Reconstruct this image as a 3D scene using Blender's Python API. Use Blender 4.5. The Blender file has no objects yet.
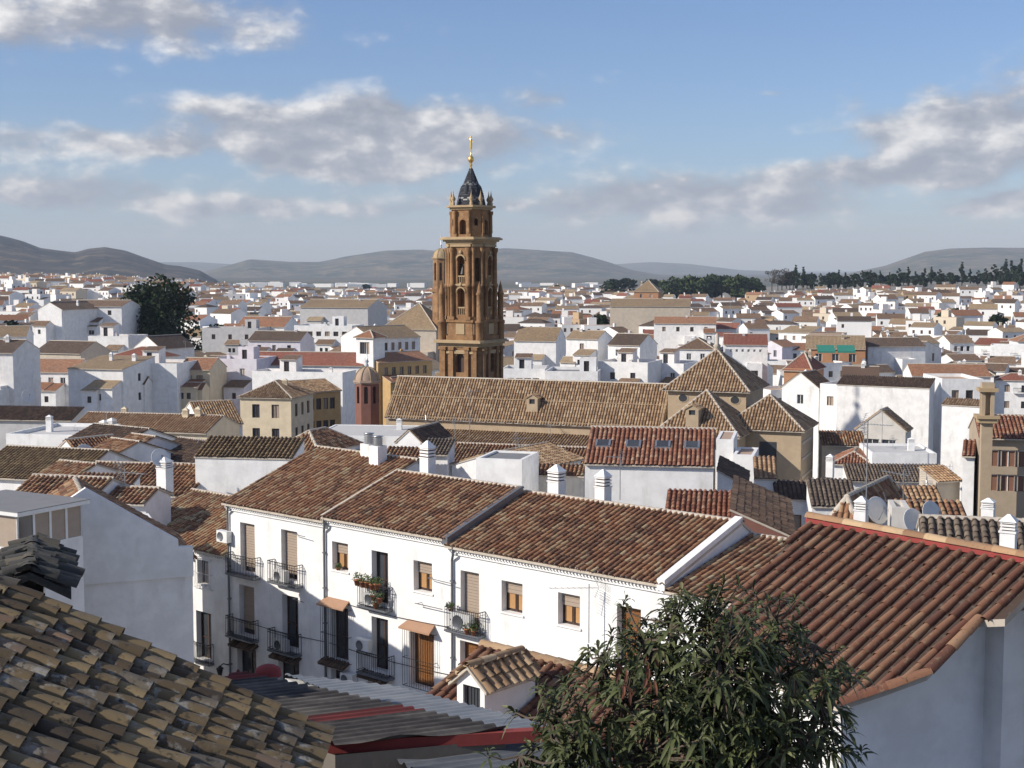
import bpy, math, random
import numpy as np
from mathutils import Vector, Matrix

R = math.radians
rng = np.random.default_rng(7)
rnd = random.Random(11)
SC = bpy.context.scene
COL = SC.collection

# ------------------------------------------------------------------ camera, sky, sun, exposure
CZ = 28.0                       # eye height above the church square
FPX = 1400.0
PITCH = math.atan(114.0 / FPX)
cam = bpy.data.cameras.new('camera')
cam.sensor_width = 36.0
cam.lens = 36.0 * FPX / 1024.0
cam.clip_start = 0.2
cam.clip_end = 90000.0
cam_ob = bpy.data.objects.new('camera', cam)
COL.objects.link(cam_ob)
cam_ob.location = (0, 0, CZ)
cam_ob.rotation_euler = (math.pi / 2 - PITCH, 0, 0)
SC.camera = cam_ob

SUN_EL = R(30)
SUN_H = Vector((-0.945, -0.33, 0)).normalized()      # horizontal direction towards the sun
SUN_DIR = SUN_H * math.cos(SUN_EL) + Vector((0, 0, math.sin(SUN_EL)))
sl = bpy.data.lights.new('sun', 'SUN')
sl.energy = 5.0
sl.angle = R(0.53)
sl.color = (1.0, 0.93, 0.83)
sun = bpy.data.objects.new('sun', sl)
COL.objects.link(sun)
sun.rotation_euler = SUN_DIR.to_track_quat('Z', 'Y').to_euler()

SC.view_settings.view_transform = 'Standard'
SC.view_settings.look = 'None'
SC.view_settings.exposure = 0.12
SC.view_settings.gamma = 1.0
SC.view_settings.use_curve_mapping = False
SC.cycles.max_bounces = 6
SC.cycles.diffuse_bounces = 3
SC.cycles.volume_bounces = 0

# pixel -> azimuth / elevation (only used to say where in the sky the clouds stand)
def pix_dir(px, py):
    x = (px - 512) / FPX; y = (384 - py) / FPX
    cp, sp = math.cos(PITCH), math.sin(PITCH)
    return Vector((x, cp + y * sp, -sp + y * cp))

class NT:
    """small helper round a node tree"""
    def __init__(s, tree): s.t = tree; s.l = tree.links
    def n(s, kind, **kw):
        nd = s.t.nodes.new(kind)
        for k, v in kw.items(): setattr(nd, k, v)
        return nd
    def put(s, sock, val):
        if isinstance(val, bpy.types.NodeSocket): s.l.new(val, sock)
        elif val is not None: sock.default_value = val
    def math(s, op, a, b=None, c=None, clamp=False):
        nd = s.n('ShaderNodeMath', operation=op, use_clamp=clamp)
        s.put(nd.inputs[0], a)
        if b is not None: s.put(nd.inputs[1], b)
        if c is not None: s.put(nd.inputs[2], c)
        return nd.outputs[0]
    def noise(s, vec, scale, detail=3, rough=0.5, lac=2.0):
        nd = s.n('ShaderNodeTexNoise')
        s.put(nd.inputs['Vector'], vec); nd.inputs['Scale'].default_value = scale
        nd.inputs['Detail'].default_value = detail; nd.inputs['Roughness'].default_value = rough
        return nd.outputs[0]
    def ramp(s, fac, stops, interp='LINEAR'):
        nd = s.n('ShaderNodeValToRGB'); cr = nd.color_ramp; cr.interpolation = interp
        while len(cr.elements) < len(stops): cr.elements.new(0.5)
        for e, (p, c) in zip(cr.elements, stops):
            e.position = p; e.color = (c[0], c[1], c[2], 1)
        s.put(nd.inputs[0], fac); return nd.outputs[0]
    def mix(s, fac, a, b, blend='MIX'):
        nd = s.n('ShaderNodeMix', data_type='RGBA', blend_type=blend)
        s.put(nd.inputs[0], fac)
        for sock, v in ((nd.inputs[6], a), (nd.inputs[7], b)):
            if isinstance(v, (tuple, list)): v = (v[0], v[1], v[2], 1)
            s.put(sock, v)
        return nd.outputs[2]
    def comb(s, x, y, z):
        nd = s.n('ShaderNodeCombineXYZ')
        for i, v in enumerate((x, y, z)): s.put(nd.inputs[i], v)
        return nd.outputs[0]
    def sstep(s, v, a, b):
        nd = s.n('ShaderNodeMapRange', interpolation_type='SMOOTHSTEP')
        s.put(nd.inputs[0], v); nd.inputs[1].default_value = a; nd.inputs[2].default_value = b
        return nd.outputs[0]

def build_world():
    w = bpy.data.worlds.new('World'); SC.world = w; w.use_nodes = True
    t = NT(w.node_tree); t.t.nodes.clear()
    out = t.n('ShaderNodeOutputWorld')
    sky = t.n('ShaderNodeTexSky', sky_type='NISHITA')
    sky.sun_disc = False
    sky.sun_elevation = SUN_EL
    sky.sun_rotation = math.atan2(SUN_H.x, SUN_H.y)
    sky.altitude = 500; sky.air_density = 1.0; sky.dust_density = 0.7; sky.ozone_density = 4.5
    bg = t.n('ShaderNodeBackground'); bg.inputs[1].default_value = 0.104
    t.l.new(t.mix(1.0, sky.outputs[0], (.94, .97, 1.12), 'MULTIPLY'), bg.inputs[0])
    tc = t.n('ShaderNodeTexCoord'); sep = t.n('ShaderNodeSeparateXYZ')
    t.l.new(tc.outputs['Generated'], sep.inputs[0])
    X, Y, Z = sep.outputs
    az = t.math('ARCTAN2', X, Y)
    el = t.math('ARCSINE', t.math('MINIMUM', t.math('MAXIMUM', Z, -1.0), 1.0))
    # where cloud banks stand: (px, py, half width, half height, weight)
    banks = [(120, 18, 165, 36, .95), (40, 142, 105, 24, .85), (150, 148, 50, 14, .55), (325, 128, 95, 34, 1.0),
             (455, 138, 125, 26, .76), (330, 168, 85, 14, .6), (205, 105, 40, 8, .3), (60, 200, 130, 14, .72), (225, 212, 130, 12, .55),
             (430, 205, 130, 12, .36), (690, 192, 105, 16, .80), (610, 212, 170, 16, .45), (830, 206, 160, 14, .56),
             (785, 97, 24, 5, .45), (965, 118, 105, 30, .98), (885, 174, 80, 12, .85), (1010, 150, 90, 22, .6), (1005, 203, 34, 13, .85),
             (545, 103, 26, 9, .42), (590, 145, 60, 18, .35), (1040, 60, 30, 14, .3), (640, 228, 330, 6, .2)]
    # slow wobble so that bank outlines are not ellipses
    wv = t.comb(t.math('MULTIPLY', az, 22.0), t.math('MULTIPLY', el, 46.0), 1.7)
    wob = t.n('ShaderNodeTexNoise'); t.put(wob.inputs['Vector'], wv); wob.inputs['Scale'].default_value = 0.6
    wob.inputs['Detail'].default_value = 3
    ws = t.n('ShaderNodeSeparateColor'); t.l.new(wob.outputs['Color'], ws.inputs[0])
    aw = t.math('ADD', az, t.math('MULTIPLY', t.math('SUBTRACT', ws.outputs[0], .5), .07))
    ew = t.math('ADD', el, t.math('MULTIPLY', t.math('SUBTRACT', ws.outputs[1], .5), .03))
    tot = None
    for px, py, hw, hh, k in banks:
        d = pix_dir(px, py).normalized()
        a0, e0 = math.atan2(d.x, d.y), math.asin(d.z)
        da = t.math('MULTIPLY', t.math('SUBTRACT', aw, a0), FPX / hw)
        de = t.math('MULTIPLY', t.math('SUBTRACT', ew, e0), FPX / hh)
        q = t.math('ADD', t.math('MULTIPLY', da, da), t.math('MULTIPLY', de, de))
        g = t.math('MULTIPLY', t.math('EXPONENT', t.math('MULTIPLY', q, -0.75)), k)
        tot = g if tot is None else t.math('ADD', tot, g)
    # outside the photographed strip: an even scatter of clouds
    far = t.sstep(t.math('ABSOLUTE', az), .42, .6)
    high = t.sstep(el, .22, .36)
    tot = t.math('ADD', tot, t.math('MULTIPLY', t.math('MAXIMUM', far, high), .42))
    tot = t.math('MINIMUM', tot, 1.15)
    def field(da, de):
        v = t.comb(t.math('MULTIPLY', t.math('ADD', az, da), 30.0), t.math('MULTIPLY', t.math('ADD', el, de), 54.0), 4.2)
        return t.noise(v, 0.60, 9, .56)
    n0 = field(0, 0); n1 = field(-.012, .009)
    dens = t.math('ADD', t.math('MULTIPLY', tot, .79), t.math('MULTIPLY', t.math('SUBTRACT', n0, .5), 1.35))
    mask = t.math('MULTIPLY', t.sstep(dens, .21, .70), .92)
    mask = t.math('MULTIPLY', mask, t.sstep(el, -.002, .02))
    lit = t.math('ADD', t.math('MULTIPLY', t.math('SUBTRACT', n0, n1), 3.6), .42)
    lit = t.math('SUBTRACT', lit, t.math('MULTIPLY', t.sstep(dens, .6, 1.25), .26), clamp=True)
    colr = t.ramp(lit, [(0, (.31, .325, .375)), (.36, (.42, .43, .47)), (.6, (.60, .60, .615)), (1, (.90, .89, .88))])
    bc = t.n('ShaderNodeBackground'); bc.inputs[1].default_value = 1.0
    t.l.new(colr, bc.inputs[0])
    ms = t.n('ShaderNodeMixShader')
    t.l.new(mask, ms.inputs[0]); t.l.new(bg.outputs[0], ms.inputs[1]); t.l.new(bc.outputs[0], ms.inputs[2])
    t.l.new(ms.outputs[0], out.inputs[0])
build_world()

# ------------------------------------------------------------------ helpers: points, frames, meshes
def P(px, py, Y):
    d = pix_dir(px, py)
    return Vector((d.x * Y / d.y, Y, CZ + d.z * Y / d.y))
def Pz(px, py, zrel):
    d = pix_dir(px, py); k = zrel / d.z
    return Vector((d.x * k, d.y * k, CZ + zrel))
def proj(v):
    x, y, z = v[0], v[1], v[2] - CZ
    cp, sp = math.cos(PITCH), math.sin(PITCH)
    fw = y * cp - z * sp; up = y * sp + z * cp
    return 512 + FPX * x / fw, 384 - FPX * up / fw

def sstep(x, a, b):
    t = min(1, max(0, (x - a) / (b - a))); return t * t * (3 - 2 * t)
def ground(x, y):
    """world height of the town ground"""
    ys = [-200, -5, 0, 20, 50, 90, 150, 300, 1e6]; zs = [-8, -8, -9.5, -15, -20.5, -24, -27.5, -28, -28]
    z = float(np.interp(y, ys, zs))
    if y > 200:
        a = x / max(y, 1)
        z += (8 * sstep(a, .08, .34) * sstep(y, 300, 1000) + 9 * sstep(a, .06, .2) * sstep(y, 930, 1100)) * (1 - sstep(y, 1300, 2300))
        z += 13 * sstep(-a, .12, .34) * sstep(y, 300, 1000) * (1 - sstep(y, 1400, 2600))
        z -= 8 * sstep(y, 1900, 3200)
    return CZ + z

class Frame:
    def __init__(s, o, th):
        s.o = Vector(o); s.th = th
        s.u = Vector((math.cos(th), math.sin(th), 0)); s.n = Vector((-math.sin(th), math.cos(th), 0))
    def p(s, x, y, z): return s.o + s.u * x + s.n * y + Vector((0, 0, z))
    def sub(s, x, y, z, dth=0.0): return Frame(s.p(x, y, z), s.th + dth)

class MB:
    """collects faces, then links them as ONE mesh object"""
    def __init__(s): s.v = []; s.nv = 0; s.F = []; s.uv = []; s.r = []; s.m = []; s.sm = []
    def bulk(s, V, F, r=None, m=0, uv=None, smooth=False):
        V = np.asarray(V, float).reshape(-1, 3); F = np.asarray(F, int)
        k = F.shape[1]; M = F.shape[0]
        s.v.append(V); s.F.append(F + s.nv); s.nv += len(V)
        s.r.append(np.full(M, .5) if r is None else np.broadcast_to(np.asarray(r, float), (M,)))
        s.m.append(np.full(M, m, int)); s.sm.append(np.full(M, smooth, bool))
        s.uv.append(np.zeros((M * k, 2)) if uv is None else np.asarray(uv, float).reshape(M * k, 2))
    def poly(s, pts, m=0, r=.5, uv=None):
        s.bulk([tuple(p) for p in pts], [list(range(len(pts)))], [r], m, uv)
    def box(s, fr, x0, x1, y0, y1, z0, z1, m=0, r=.5):
        V = [fr.p(x, y, z) for z in (z0, z1) for x, y in ((x0, y0), (x1, y0), (x1, y1), (x0, y1))]
        s.bulk([tuple(v) for v in V], [[0, 3, 2, 1], [4, 5, 6, 7], [0, 1, 5, 4], [1, 2, 6, 5], [2, 3, 7, 6], [3, 0, 4, 7]], r, m)
    def prism(s, base, z0, z1, m=0, cap=True):
        """vertical prism on a list of world xy points"""
        n = len(base)
        V = [(b[0], b[1], z0) for b in base] + [(b[0], b[1], z1) for b in base]
        s.bulk(V, [[i, (i + 1) % n, n + (i + 1) % n, n + i] for i in range(n)], .5, m)
        if cap: s.poly(V[n:], m); s.poly(V[:n][::-1], m)
    def frustum(s, base, z0, top, z1, m=0, cap=True, r=.5):
        n = len(base)
        V = [(b[0], b[1], z0) for b in base] + [(b[0], b[1], z1) for b in top]
        s.bulk(V, [[i, (i + 1) % n, n + (i + 1) % n, n + i] for i in range(n)], r, m)
        if cap: s.poly(V[n:], m, r); s.poly(V[:n][::-1], m, r)
    def bar(s, a, b, w, m=0, n=4, w2=None, r=.5, cap=True):
        a = Vector(a); b = Vector(b); d = (b - a).normalized()
        t = Vector((0, 0, 1)) if abs(d.z) < .9 else Vector((1, 0, 0))
        e = d.cross(t).normalized(); f = d.cross(e)
        w2 = w if w2 is None else w2
        V = []
        for c, ww in ((a, w), (b, w2)):
            for i in range(n):
                an = 2 * math.pi * (i + .5) / n
                V.append(tuple(c + e * (ww * math.cos(an)) + f * (ww * math.sin(an))))
        s.bulk(V, [[i, (i + 1) % n, n + (i + 1) % n, n + i] for i in range(n)], r, m, smooth=n > 5)
        if cap: s.poly(V[:n][::-1], m, r); s.poly(V[n:], m, r)
    def tube(s, pts, rad, m=0, n=6, r=.5):
        for i in range(len(pts) - 1):
            r0 = rad[i] if isinstance(rad, (list, tuple)) else rad
            r1 = rad[i + 1] if isinstance(rad, (list, tuple)) else rad
            s.bar(pts[i], pts[i + 1], r0, m, n, r1, r)
    def lathe(s, c, prof, n=12, m=0, r=.5, smooth=True, axis=None):
        """profile = (radius, height) pairs round a vertical axis, or round `axis`"""
        c = Vector(c); ax = Vector((0, 0, 1)) if axis is None else Vector(axis).normalized()
        t = Vector((1, 0, 0)) if abs(ax.x) < .9 else Vector((0, 1, 0))
        e = ax.cross(t).normalized(); f = ax.cross(e)
        V = []; F = []
        for rr, h in prof:
            for i in range(n):
                an = 2 * math.pi * i / n
                V.append(tuple(c + ax * h + e * (rr * math.cos(an)) + f * (rr * math.sin(an))))
        for k in range(len(prof) - 1):
            for i in range(n):
                j = (i + 1) % n
                F.append([k * n + i, k * n + j, (k + 1) * n + j, (k + 1) * n + i])
        s.bulk(V, F, r, m, smooth=smooth)
    def build(s, name, mats, parent=None, loc=None):
        off = WLOC.get(parent, Vector((0, 0, 0))) if loc is None else Vector(loc)
        if s.nv == 0: return None
        V = np.concatenate(s.v) - np.array(off)[None]
        lt = np.concatenate([np.full(len(f), f.shape[1], int) for f in s.F])
        li = np.concatenate([f.ravel() for f in s.F])
        me = bpy.data.meshes.new(name)
        me.vertices.add(len(V)); me.vertices.foreach_set('co', V.ravel())
        me.loops.add(len(li)); me.loops.foreach_set('vertex_index', li)
        me.polygons.add(len(lt))
        me.polygons.foreach_set('loop_start', np.concatenate([[0], np.cumsum(lt)[:-1]]))
        me.polygons.foreach_set('material_index', np.concatenate(s.m))
        me.polygons.foreach_set('use_smooth', np.concatenate(s.sm))
        at = me.attributes.new('rnd', 'FLOAT', 'FACE'); at.data.foreach_set('value', np.concatenate(s.r))
        ul = me.uv_layers.new(name='UVMap'); ul.data.foreach_set('uv', np.concatenate(s.uv).ravel())
        for mm in (mats if isinstance(mats, (list, tuple)) else [mats]): me.materials.append(mm)
        me.update(calc_edges=True)
        o = bpy.data.objects.new(name, me); COL.objects.link(o)
        if parent is not None:
            o.parent = parent
        elif loc is not None: o.location = loc
        WLOC[o] = Vector(off)
        return o
WLOC = {}

def tag(o, label=None, cat=None, group=None, kind=None):
    if label: o['label'] = label
    if cat: o['category'] = cat
    if group: o['group'] = group
    if kind: o['kind'] = kind
    return o
def thing(name, label, cat, loc, group=None):
    o = bpy.data.objects.new(name, None); COL.objects.link(o)
    o.location = loc; o.empty_display_size = .3
    WLOC[o] = Vector(loc)
    return tag(o, label, cat, group)
def dup(o, loc, rz=0.0, scale=1.0, label=None, group=None):
    def cp(src, par):
        c = src.copy(); COL.objects.link(c)
        if par is not None: c.parent = par
        for ch in src.children: cp(ch, c)
        return c
    c = cp(o, None); c.location = loc; c.rotation_euler = (0, 0, rz)
    c.scale = (scale,) * 3 if not isinstance(scale, tuple) else scale
    WLOC[c] = Vector(loc)
    if label: c['label'] = label
    if group: c['group'] = group
    return c

# ------------------------------------------------------------------ materials
def new_mat(name):
    m = bpy.data.materials.new(name); m.use_nodes = True
    t = NT(m.node_tree); b = t.t.nodes['Principled BSDF']
    return m, t, b
def geo_pos(t): return t.n('ShaderNodeNewGeometry').outputs['Position']
def attr_rnd(t): return t.n('ShaderNodeAttribute', attribute_type='GEOMETRY', attribute_name='rnd').outputs['Fac']
def bump(t, b, h, strength=.3, dist=.02):
    nd = t.n('ShaderNodeBump'); nd.inputs['Strength'].default_value = strength; nd.inputs['Distance'].default_value = dist
    t.put(nd.inputs['Height'], h); t.l.new(nd.outputs[0], b.inputs['Normal'])

def m_wall(name, col, stain=(.35, .33, .30), amt=.35, rough=.9, sc=1.0, byrnd=False):
    m, t, b = new_mat(name); pos = geo_pos(t)
    vm = t.n('ShaderNodeVectorMath', operation='MULTIPLY'); t.put(vm.inputs[0], pos); vm.inputs[1].default_value = (1, 1, .22)
    n1 = t.noise(vm.outputs[0], 1.3 * sc, 5, .65); n2 = t.noise(pos, .5 * sc, 4, .6)
    f = t.math('MULTIPLY', t.math('MULTIPLY', t.sstep(n1, .46, .8), t.sstep(n2, .35, .7)), amt)
    c0 = t.mix(t.sstep(t.noise(pos, 1.1 * sc, 6, .65), .35, .65), tuple(x * .87 for x in col), col)
    if byrnd:
        c0 = t.ramp(attr_rnd(t), byrnd, 'CONSTANT')
    t.l.new(t.mix(f, c0, stain), b.inputs['Base Color'])
    b.inputs['Roughness'].default_value = rough
    bump(t, b, t.noise(pos, 9, 4, .6), .22, .015)
    return m

def m_tile(name, stops, lichen=(.23, .22, .17), lamt=.5, dark=(.035, .03, .027), damt=.5, lsc=2.2):
    """fired clay roof tile: every tile its own tone, weathered in patches, spotted with lichen"""
    m, t, b = new_mat(name); pos = geo_pos(t)
    c = t.ramp(attr_rnd(t), stops)
    big = t.noise(pos, .55, 4, .6)
    c = t.mix(t.math('MULTIPLY', t.sstep(big, .42, .75), .55 * damt), c, dark)
    sp = t.noise(pos, lsc * 4, 5, .65); pa = t.noise(pos, lsc * .5, 3)
    f = t.math('MULTIPLY', t.math('MULTIPLY', t.sstep(sp, .52, .66), t.sstep(pa, .36, .62)), lamt)
    c = t.mix(f, c, lichen)
    dk = t.noise(pos, lsc * 6, 4, .6)
    c = t.mix(t.math('MULTIPLY', t.sstep(dk, .56, .7), damt), c, dark)
    t.l.new(c, b.inputs['Base Color']); b.inputs['Roughness'].default_value = .88
    bump(t, b, sp, .35, .01)
    return m

def m_farroof(name, stops, pitch=.25, expo=.33, relief=.8):
    """tile roof too far off for tile geometry: laid out in the roof's own metres (UV)"""
    m, t, b = new_mat(name); pos = geo_pos(t)
    uv = t.n('ShaderNodeUVMap').outputs[0]; s = t.n('ShaderNodeSeparateXYZ'); t.l.new(uv, s.inputs[0])
    u = t.math('DIVIDE', s.outputs[0], pitch); v = t.math('DIVIDE', s.outputs[1], expo)
    wn = t.n('ShaderNodeTexWhiteNoise'); t.put(wn.inputs[0], t.comb(t.math('FLOOR', u), t.math('FLOOR', v), 0.0))
    tone = t.math('ADD', t.math('MULTIPLY', wn.outputs[0], .45), t.math('MULTIPLY', attr_rnd(t), .55))
    c = t.ramp(tone, stops)
    big = t.noise(pos, .22, 4, .6)
    c = t.mix(t.math('MULTIPLY', t.sstep(big, .45, .75), .35), c, (.13, .105, .08))
    t.l.new(c, b.inputs['Base Color']); b.inputs['Roughness'].default_value = .9
    h = t.math('ABSOLUTE', t.math('SINE', t.math('MULTIPLY', u, math.pi)))
    bump(t, b, h, relief, .06)
    return m

def m_plain(name, col, rough=.6, metal=0.0, var=.15, sc=4.0, spec=None):
    m, t, b = new_mat(name); pos = geo_pos(t)
    n = t.noise(pos, sc, 4, .6)
    t.l.new(t.mix(n, tuple(x * (1 - var) for x in col), tuple(min(1, x * (1 + var)) for x in col)), b.inputs['Base Color'])
    b.inputs['Roughness'].default_value = rough; b.inputs['Metallic'].default_value = metal
    if spec is not None: b.inputs['Specular IOR Level'].default_value = spec
    return m
def m_glass(name, col=(.03, .035, .04)):
    m, t, b = new_mat(name); pos = geo_pos(t)
    t.l.new(t.mix(t.noise(pos, .8, 2), tuple(x * .5 for x in col), tuple(x * 1.5 for x in col)), b.inputs['Base Color'])
    b.inputs['Roughness'].default_value = .08; b.inputs['Specular IOR Level'].default_value = .55
    return m

TERRA = [(0, (.09, .046, .028)), (.22, (.18, .082, .043)), (.45, (.28, .13, .063)), (.62, (.33, .175, .09)), (.8, (.37, .245, .135)), (1, (.44, .36, .22))]
MAT = dict(
    white=m_wall('white_limewash', (.83, .825, .81), stain=(.47, .45, .41), amt=.75),
    white2=m_wall('white_render_stained', (.80, .79, .77), stain=(.42, .40, .37), amt=.7),
    cream=m_wall('cream_render', (.66, .56, .40), amt=.35),
    ochre=m_wall('ochre_render', (.50, .33, .15), amt=.4),
    beige=m_wall('beige_render', (.52, .45, .36), amt=.4),
    grey=m_wall('grey_render', (.50, .50, .50), amt=.4),
    lilac=m_wall('lilac_white_render', (.70, .67, .72), amt=.3),
    brick=m_wall('pale_brick', (.42, .22, .12), amt=.3),
    peel=m_wall('peeling_plaster', (.62, .59, .54), stain=(.26, .24, .21), amt=.95),
    church=m_wall('church_render', (.43, .335, .225), stain=(.25, .18, .11), amt=.4),
    mortar=m_wall('lime_mortar', (.52, .46, .38), stain=(.2, .17, .14), amt=.7, sc=3),
    mortarw=m_wall('white_mortar', (.66, .62, .56), stain=(.25, .22, .2), amt=.6, sc=3),
    t_row=m_tile('tile_brown', TERRA, lichen=(.30, .27, .18), lamt=.55, damt=.55),
    t_red=m_tile('tile_red', [(0, (.13, .05, .03)), (.4, (.25, .095, .052)), (.75, (.33, .15, .085)), (1, (.42, .29, .19))], lamt=.45, damt=.45),
    t_right=m_tile('tile_dark_red', [(0, (.09, .036, .023)), (.4, (.155, .062, .036)), (.75, (.21, .10, .056)), (1, (.28, .165, .095))], lichen=(.26, .21, .13), lamt=.6, damt=.4, lsc=3),
    t_old=m_tile('tile_lichen', [(0, (.035, .026, .02)), (.25, (.085, .058, .032)), (.5, (.17, .12, .06)), (.72, (.24, .175, .09)), (.85, (.13, .11, .085)), (.94, (.28, .15, .08)), (1, (.30, .10, .05))],
                 lichen=(.30, .29, .26), lamt=.85, dark=(.028, .025, .022), damt=.95, lsc=1.7),
    t_black=m_tile('tile_black_lichen_gap_shade', [(0, (.03, .03, .03)), (.6, (.06, .057, .05)), (1, (.12, .10, .07))], lichen=(.16, .15, .08), lamt=.4, damt=.7, lsc=3),  # lichened tile, also painted gap shade below the left foreground roof's tiles
    t_church=m_tile('tile_church', [(0, (.14, .08, .045)), (.35, (.26, .16, .088)), (.7, (.37, .245, .14)), (1, (.47, .35, .22))], lichen=(.36, .30, .20), lamt=.4, damt=.35, lsc=1.2),
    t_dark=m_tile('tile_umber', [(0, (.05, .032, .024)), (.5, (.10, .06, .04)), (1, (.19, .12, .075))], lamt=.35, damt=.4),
    f_brown=m_farroof('far_tile_brown', [(0, (.10, .06, .038)), (.5, (.175, .108, .066)), (1, (.29, .20, .13))]),
    f_tan=m_farroof('far_tile_tan', [(0, (.19, .13, .075)), (.5, (.29, .205, .12)), (1, (.40, .31, .20))]),
    f_orange=m_farroof('far_tile_orange', [(0, (.18, .08, .042)), (.5, (.27, .125, .066)), (1, (.38, .21, .125))]),
    f_red=m_farroof('far_tile_red', [(0, (.15, .05, .03)), (.5, (.23, .08, .05)), (1, (.31, .13, .09))]),
    f_dark=m_farroof('far_tile_umber', [(0, (.05, .034, .026)), (.5, (.09, .06, .042)), (1, (.17, .11, .075))]),
    t_dark2=m_tile('tile_grey_brown', [(0, (.09, .065, .05)), (.5, (.15, .11, .08)), (1, (.23, .18, .13))], lamt=.4, damt=.4),
    t_ochre=m_tile('tile_ochre', [(0, (.25, .14, .075)), (.5, (.38, .23, .125)), (1, (.48, .34, .20))], lamt=.35, damt=.25),
    t_mossy=m_tile('tile_mossy', [(0, (.10, .06, .032)), (.5, (.19, .12, .06)), (1, (.31, .22, .11))], lichen=(.27, .23, .11), lamt=.7, damt=.5),
    band=m_plain('old_mortar_band', (.31, .235, .15), .9),
    soot=m_wall('sooty_old_plaster', (.17, .15, .13), stain=(.06, .05, .045), amt=.8),
    tan=m_wall('tan_render', (.40, .32, .23), amt=.4),
    slabw=m_plain('pale_roof_slab', (.52, .51, .49), .85, sc=1.5),
    glass=m_glass('window_glass', (.045, .05, .058)),
    shut=m_plain('roller_shutter_beige', (.34, .27, .21), .6),
    wood=m_plain('varnished_wood', (.17, .085, .035), .5, sc=9),
    amber=m_plain('amber_wood', (.40, .22, .09), .5, sc=9),
    wood2=m_plain('orange_wood', (.36, .16, .055), .5, sc=9),
    rust=m_plain('red_brown_shutter', (.20, .10, .065), .6, sc=6),
    dwood=m_plain('dark_wood', (.055, .028, .018), .5, sc=9),
    wframe=m_plain('white_frame', (.72, .72, .70), .5),
    iron=m_plain('black_iron', (.025, .025, .028), .5, .3),
    pipe=m_plain('grey_pipe', (.16, .17, .19), .45, .4),
    metal=m_plain('galvanised_metal', (.45, .46, .47), .35, .8),
    acw=m_plain('white_enamel', (.72, .72, .70), .4),
    dish=m_plain('dish_white', (.66, .66, .65), .45),
    terrace=m_plain('terrace_floor', (.42, .30, .22), .9, sc=2),
    slab=m_plain('grey_felt', (.20, .20, .205), .85, sc=1.5),
    awn=m_plain('terracotta_hood', (.36, .21, .13), .8),
    clay=m_plain('clay_pot', (.36, .13, .06), .8),
    green=m_plain('awning_green', (.03, .20, .15), .7),
    red=m_wall('faded_red_paint', (.27, .045, .04), stain=(.12, .05, .04), amt=.9, sc=2.2),
    gold=m_plain('gilded', (.85, .58, .20), .3, .9),
    tank=m_plain('blue_cover', (.03, .05, .12), .7),
)
# ------------------------------------------------------------------ walls with real openings
def wall(mb, sf, L, z0, z1, ops=(), depth=.2, m=0):
    """a wall in the xz plane of frame sf (outside is -y), pierced by ops = (x0, x1, za, zb[, arched])"""
    ops = [o for o in ops if o[0] > .02 and o[1] < L - .02 and o[3] < z1 - .01]
    ops = [(o[0], o[1], max(o[2], z0), o[3]) + tuple(o[4:]) for o in ops]
    xs = sorted({0, L, *[o[0] for o in ops], *[o[1] for o in ops]})
    zs = sorted({z0, z1, *[o[2] for o in ops], *[o[3] for o in ops]})
    V = []; F = []
    for i in range(len(xs) - 1):
        for k in range(len(zs) - 1):
            cx, cz = (xs[i] + xs[i + 1]) / 2, (zs[k] + zs[k + 1]) / 2
            if any(o[0] < cx < o[1] and o[2] < cz < o[3] for o in ops): continue
            a = len(V)
            V += [tuple(sf.p(x, 0, z)) for x, z in ((xs[i], zs[k]), (xs[i + 1], zs[k]), (xs[i + 1], zs[k + 1]), (xs[i], zs[k + 1]))]
            F.append([a, a + 1, a + 2, a + 3])
    if F: mb.bulk(V, F, .5, m)
    for o in ops:
        x0, x1, za, zb = o[:4]
        mb.poly([sf.p(x0, 0, za), sf.p(x0, 0, zb), sf.p(x0, depth, zb), sf.p(x0, depth, za)], m)
        mb.poly([sf.p(x1, 0, zb), sf.p(x1, 0, za), sf.p(x1, depth, za), sf.p(x1, depth, zb)], m)
        mb.poly([sf.p(x0, 0, za), sf.p(x0, depth, za), sf.p(x1, depth, za), sf.p(x1, 0, za)], m)
        if len(o) > 4 and o[4]:
            r = (x1 - x0) / 2; xc = (x0 + x1) / 2; N = 8
            arc = [(xc - r * math.cos(math.pi * q / N), zb - r + r * math.sin(math.pi * q / N)) for q in range(N + 1)]
            for q in range(N):
                (xa, zz), (xb, zw) = arc[q], arc[q + 1]
                cx = x0 if q < N / 2 else x1
                mb.poly([sf.p(xa, 0, zz), sf.p(xb, 0, zw), sf.p(cx, 0, zb)], m)
                mb.poly([sf.p(xa, 0, zz), sf.p(xa, depth, zz), sf.p(xb, depth, zw), sf.p(xb, 0, zw)], m)
        else:
            mb.poly([sf.p(x0, 0, zb), sf.p(x1, 0, zb), sf.p(x1, depth, zb), sf.p(x0, depth, zb)], m)

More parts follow.
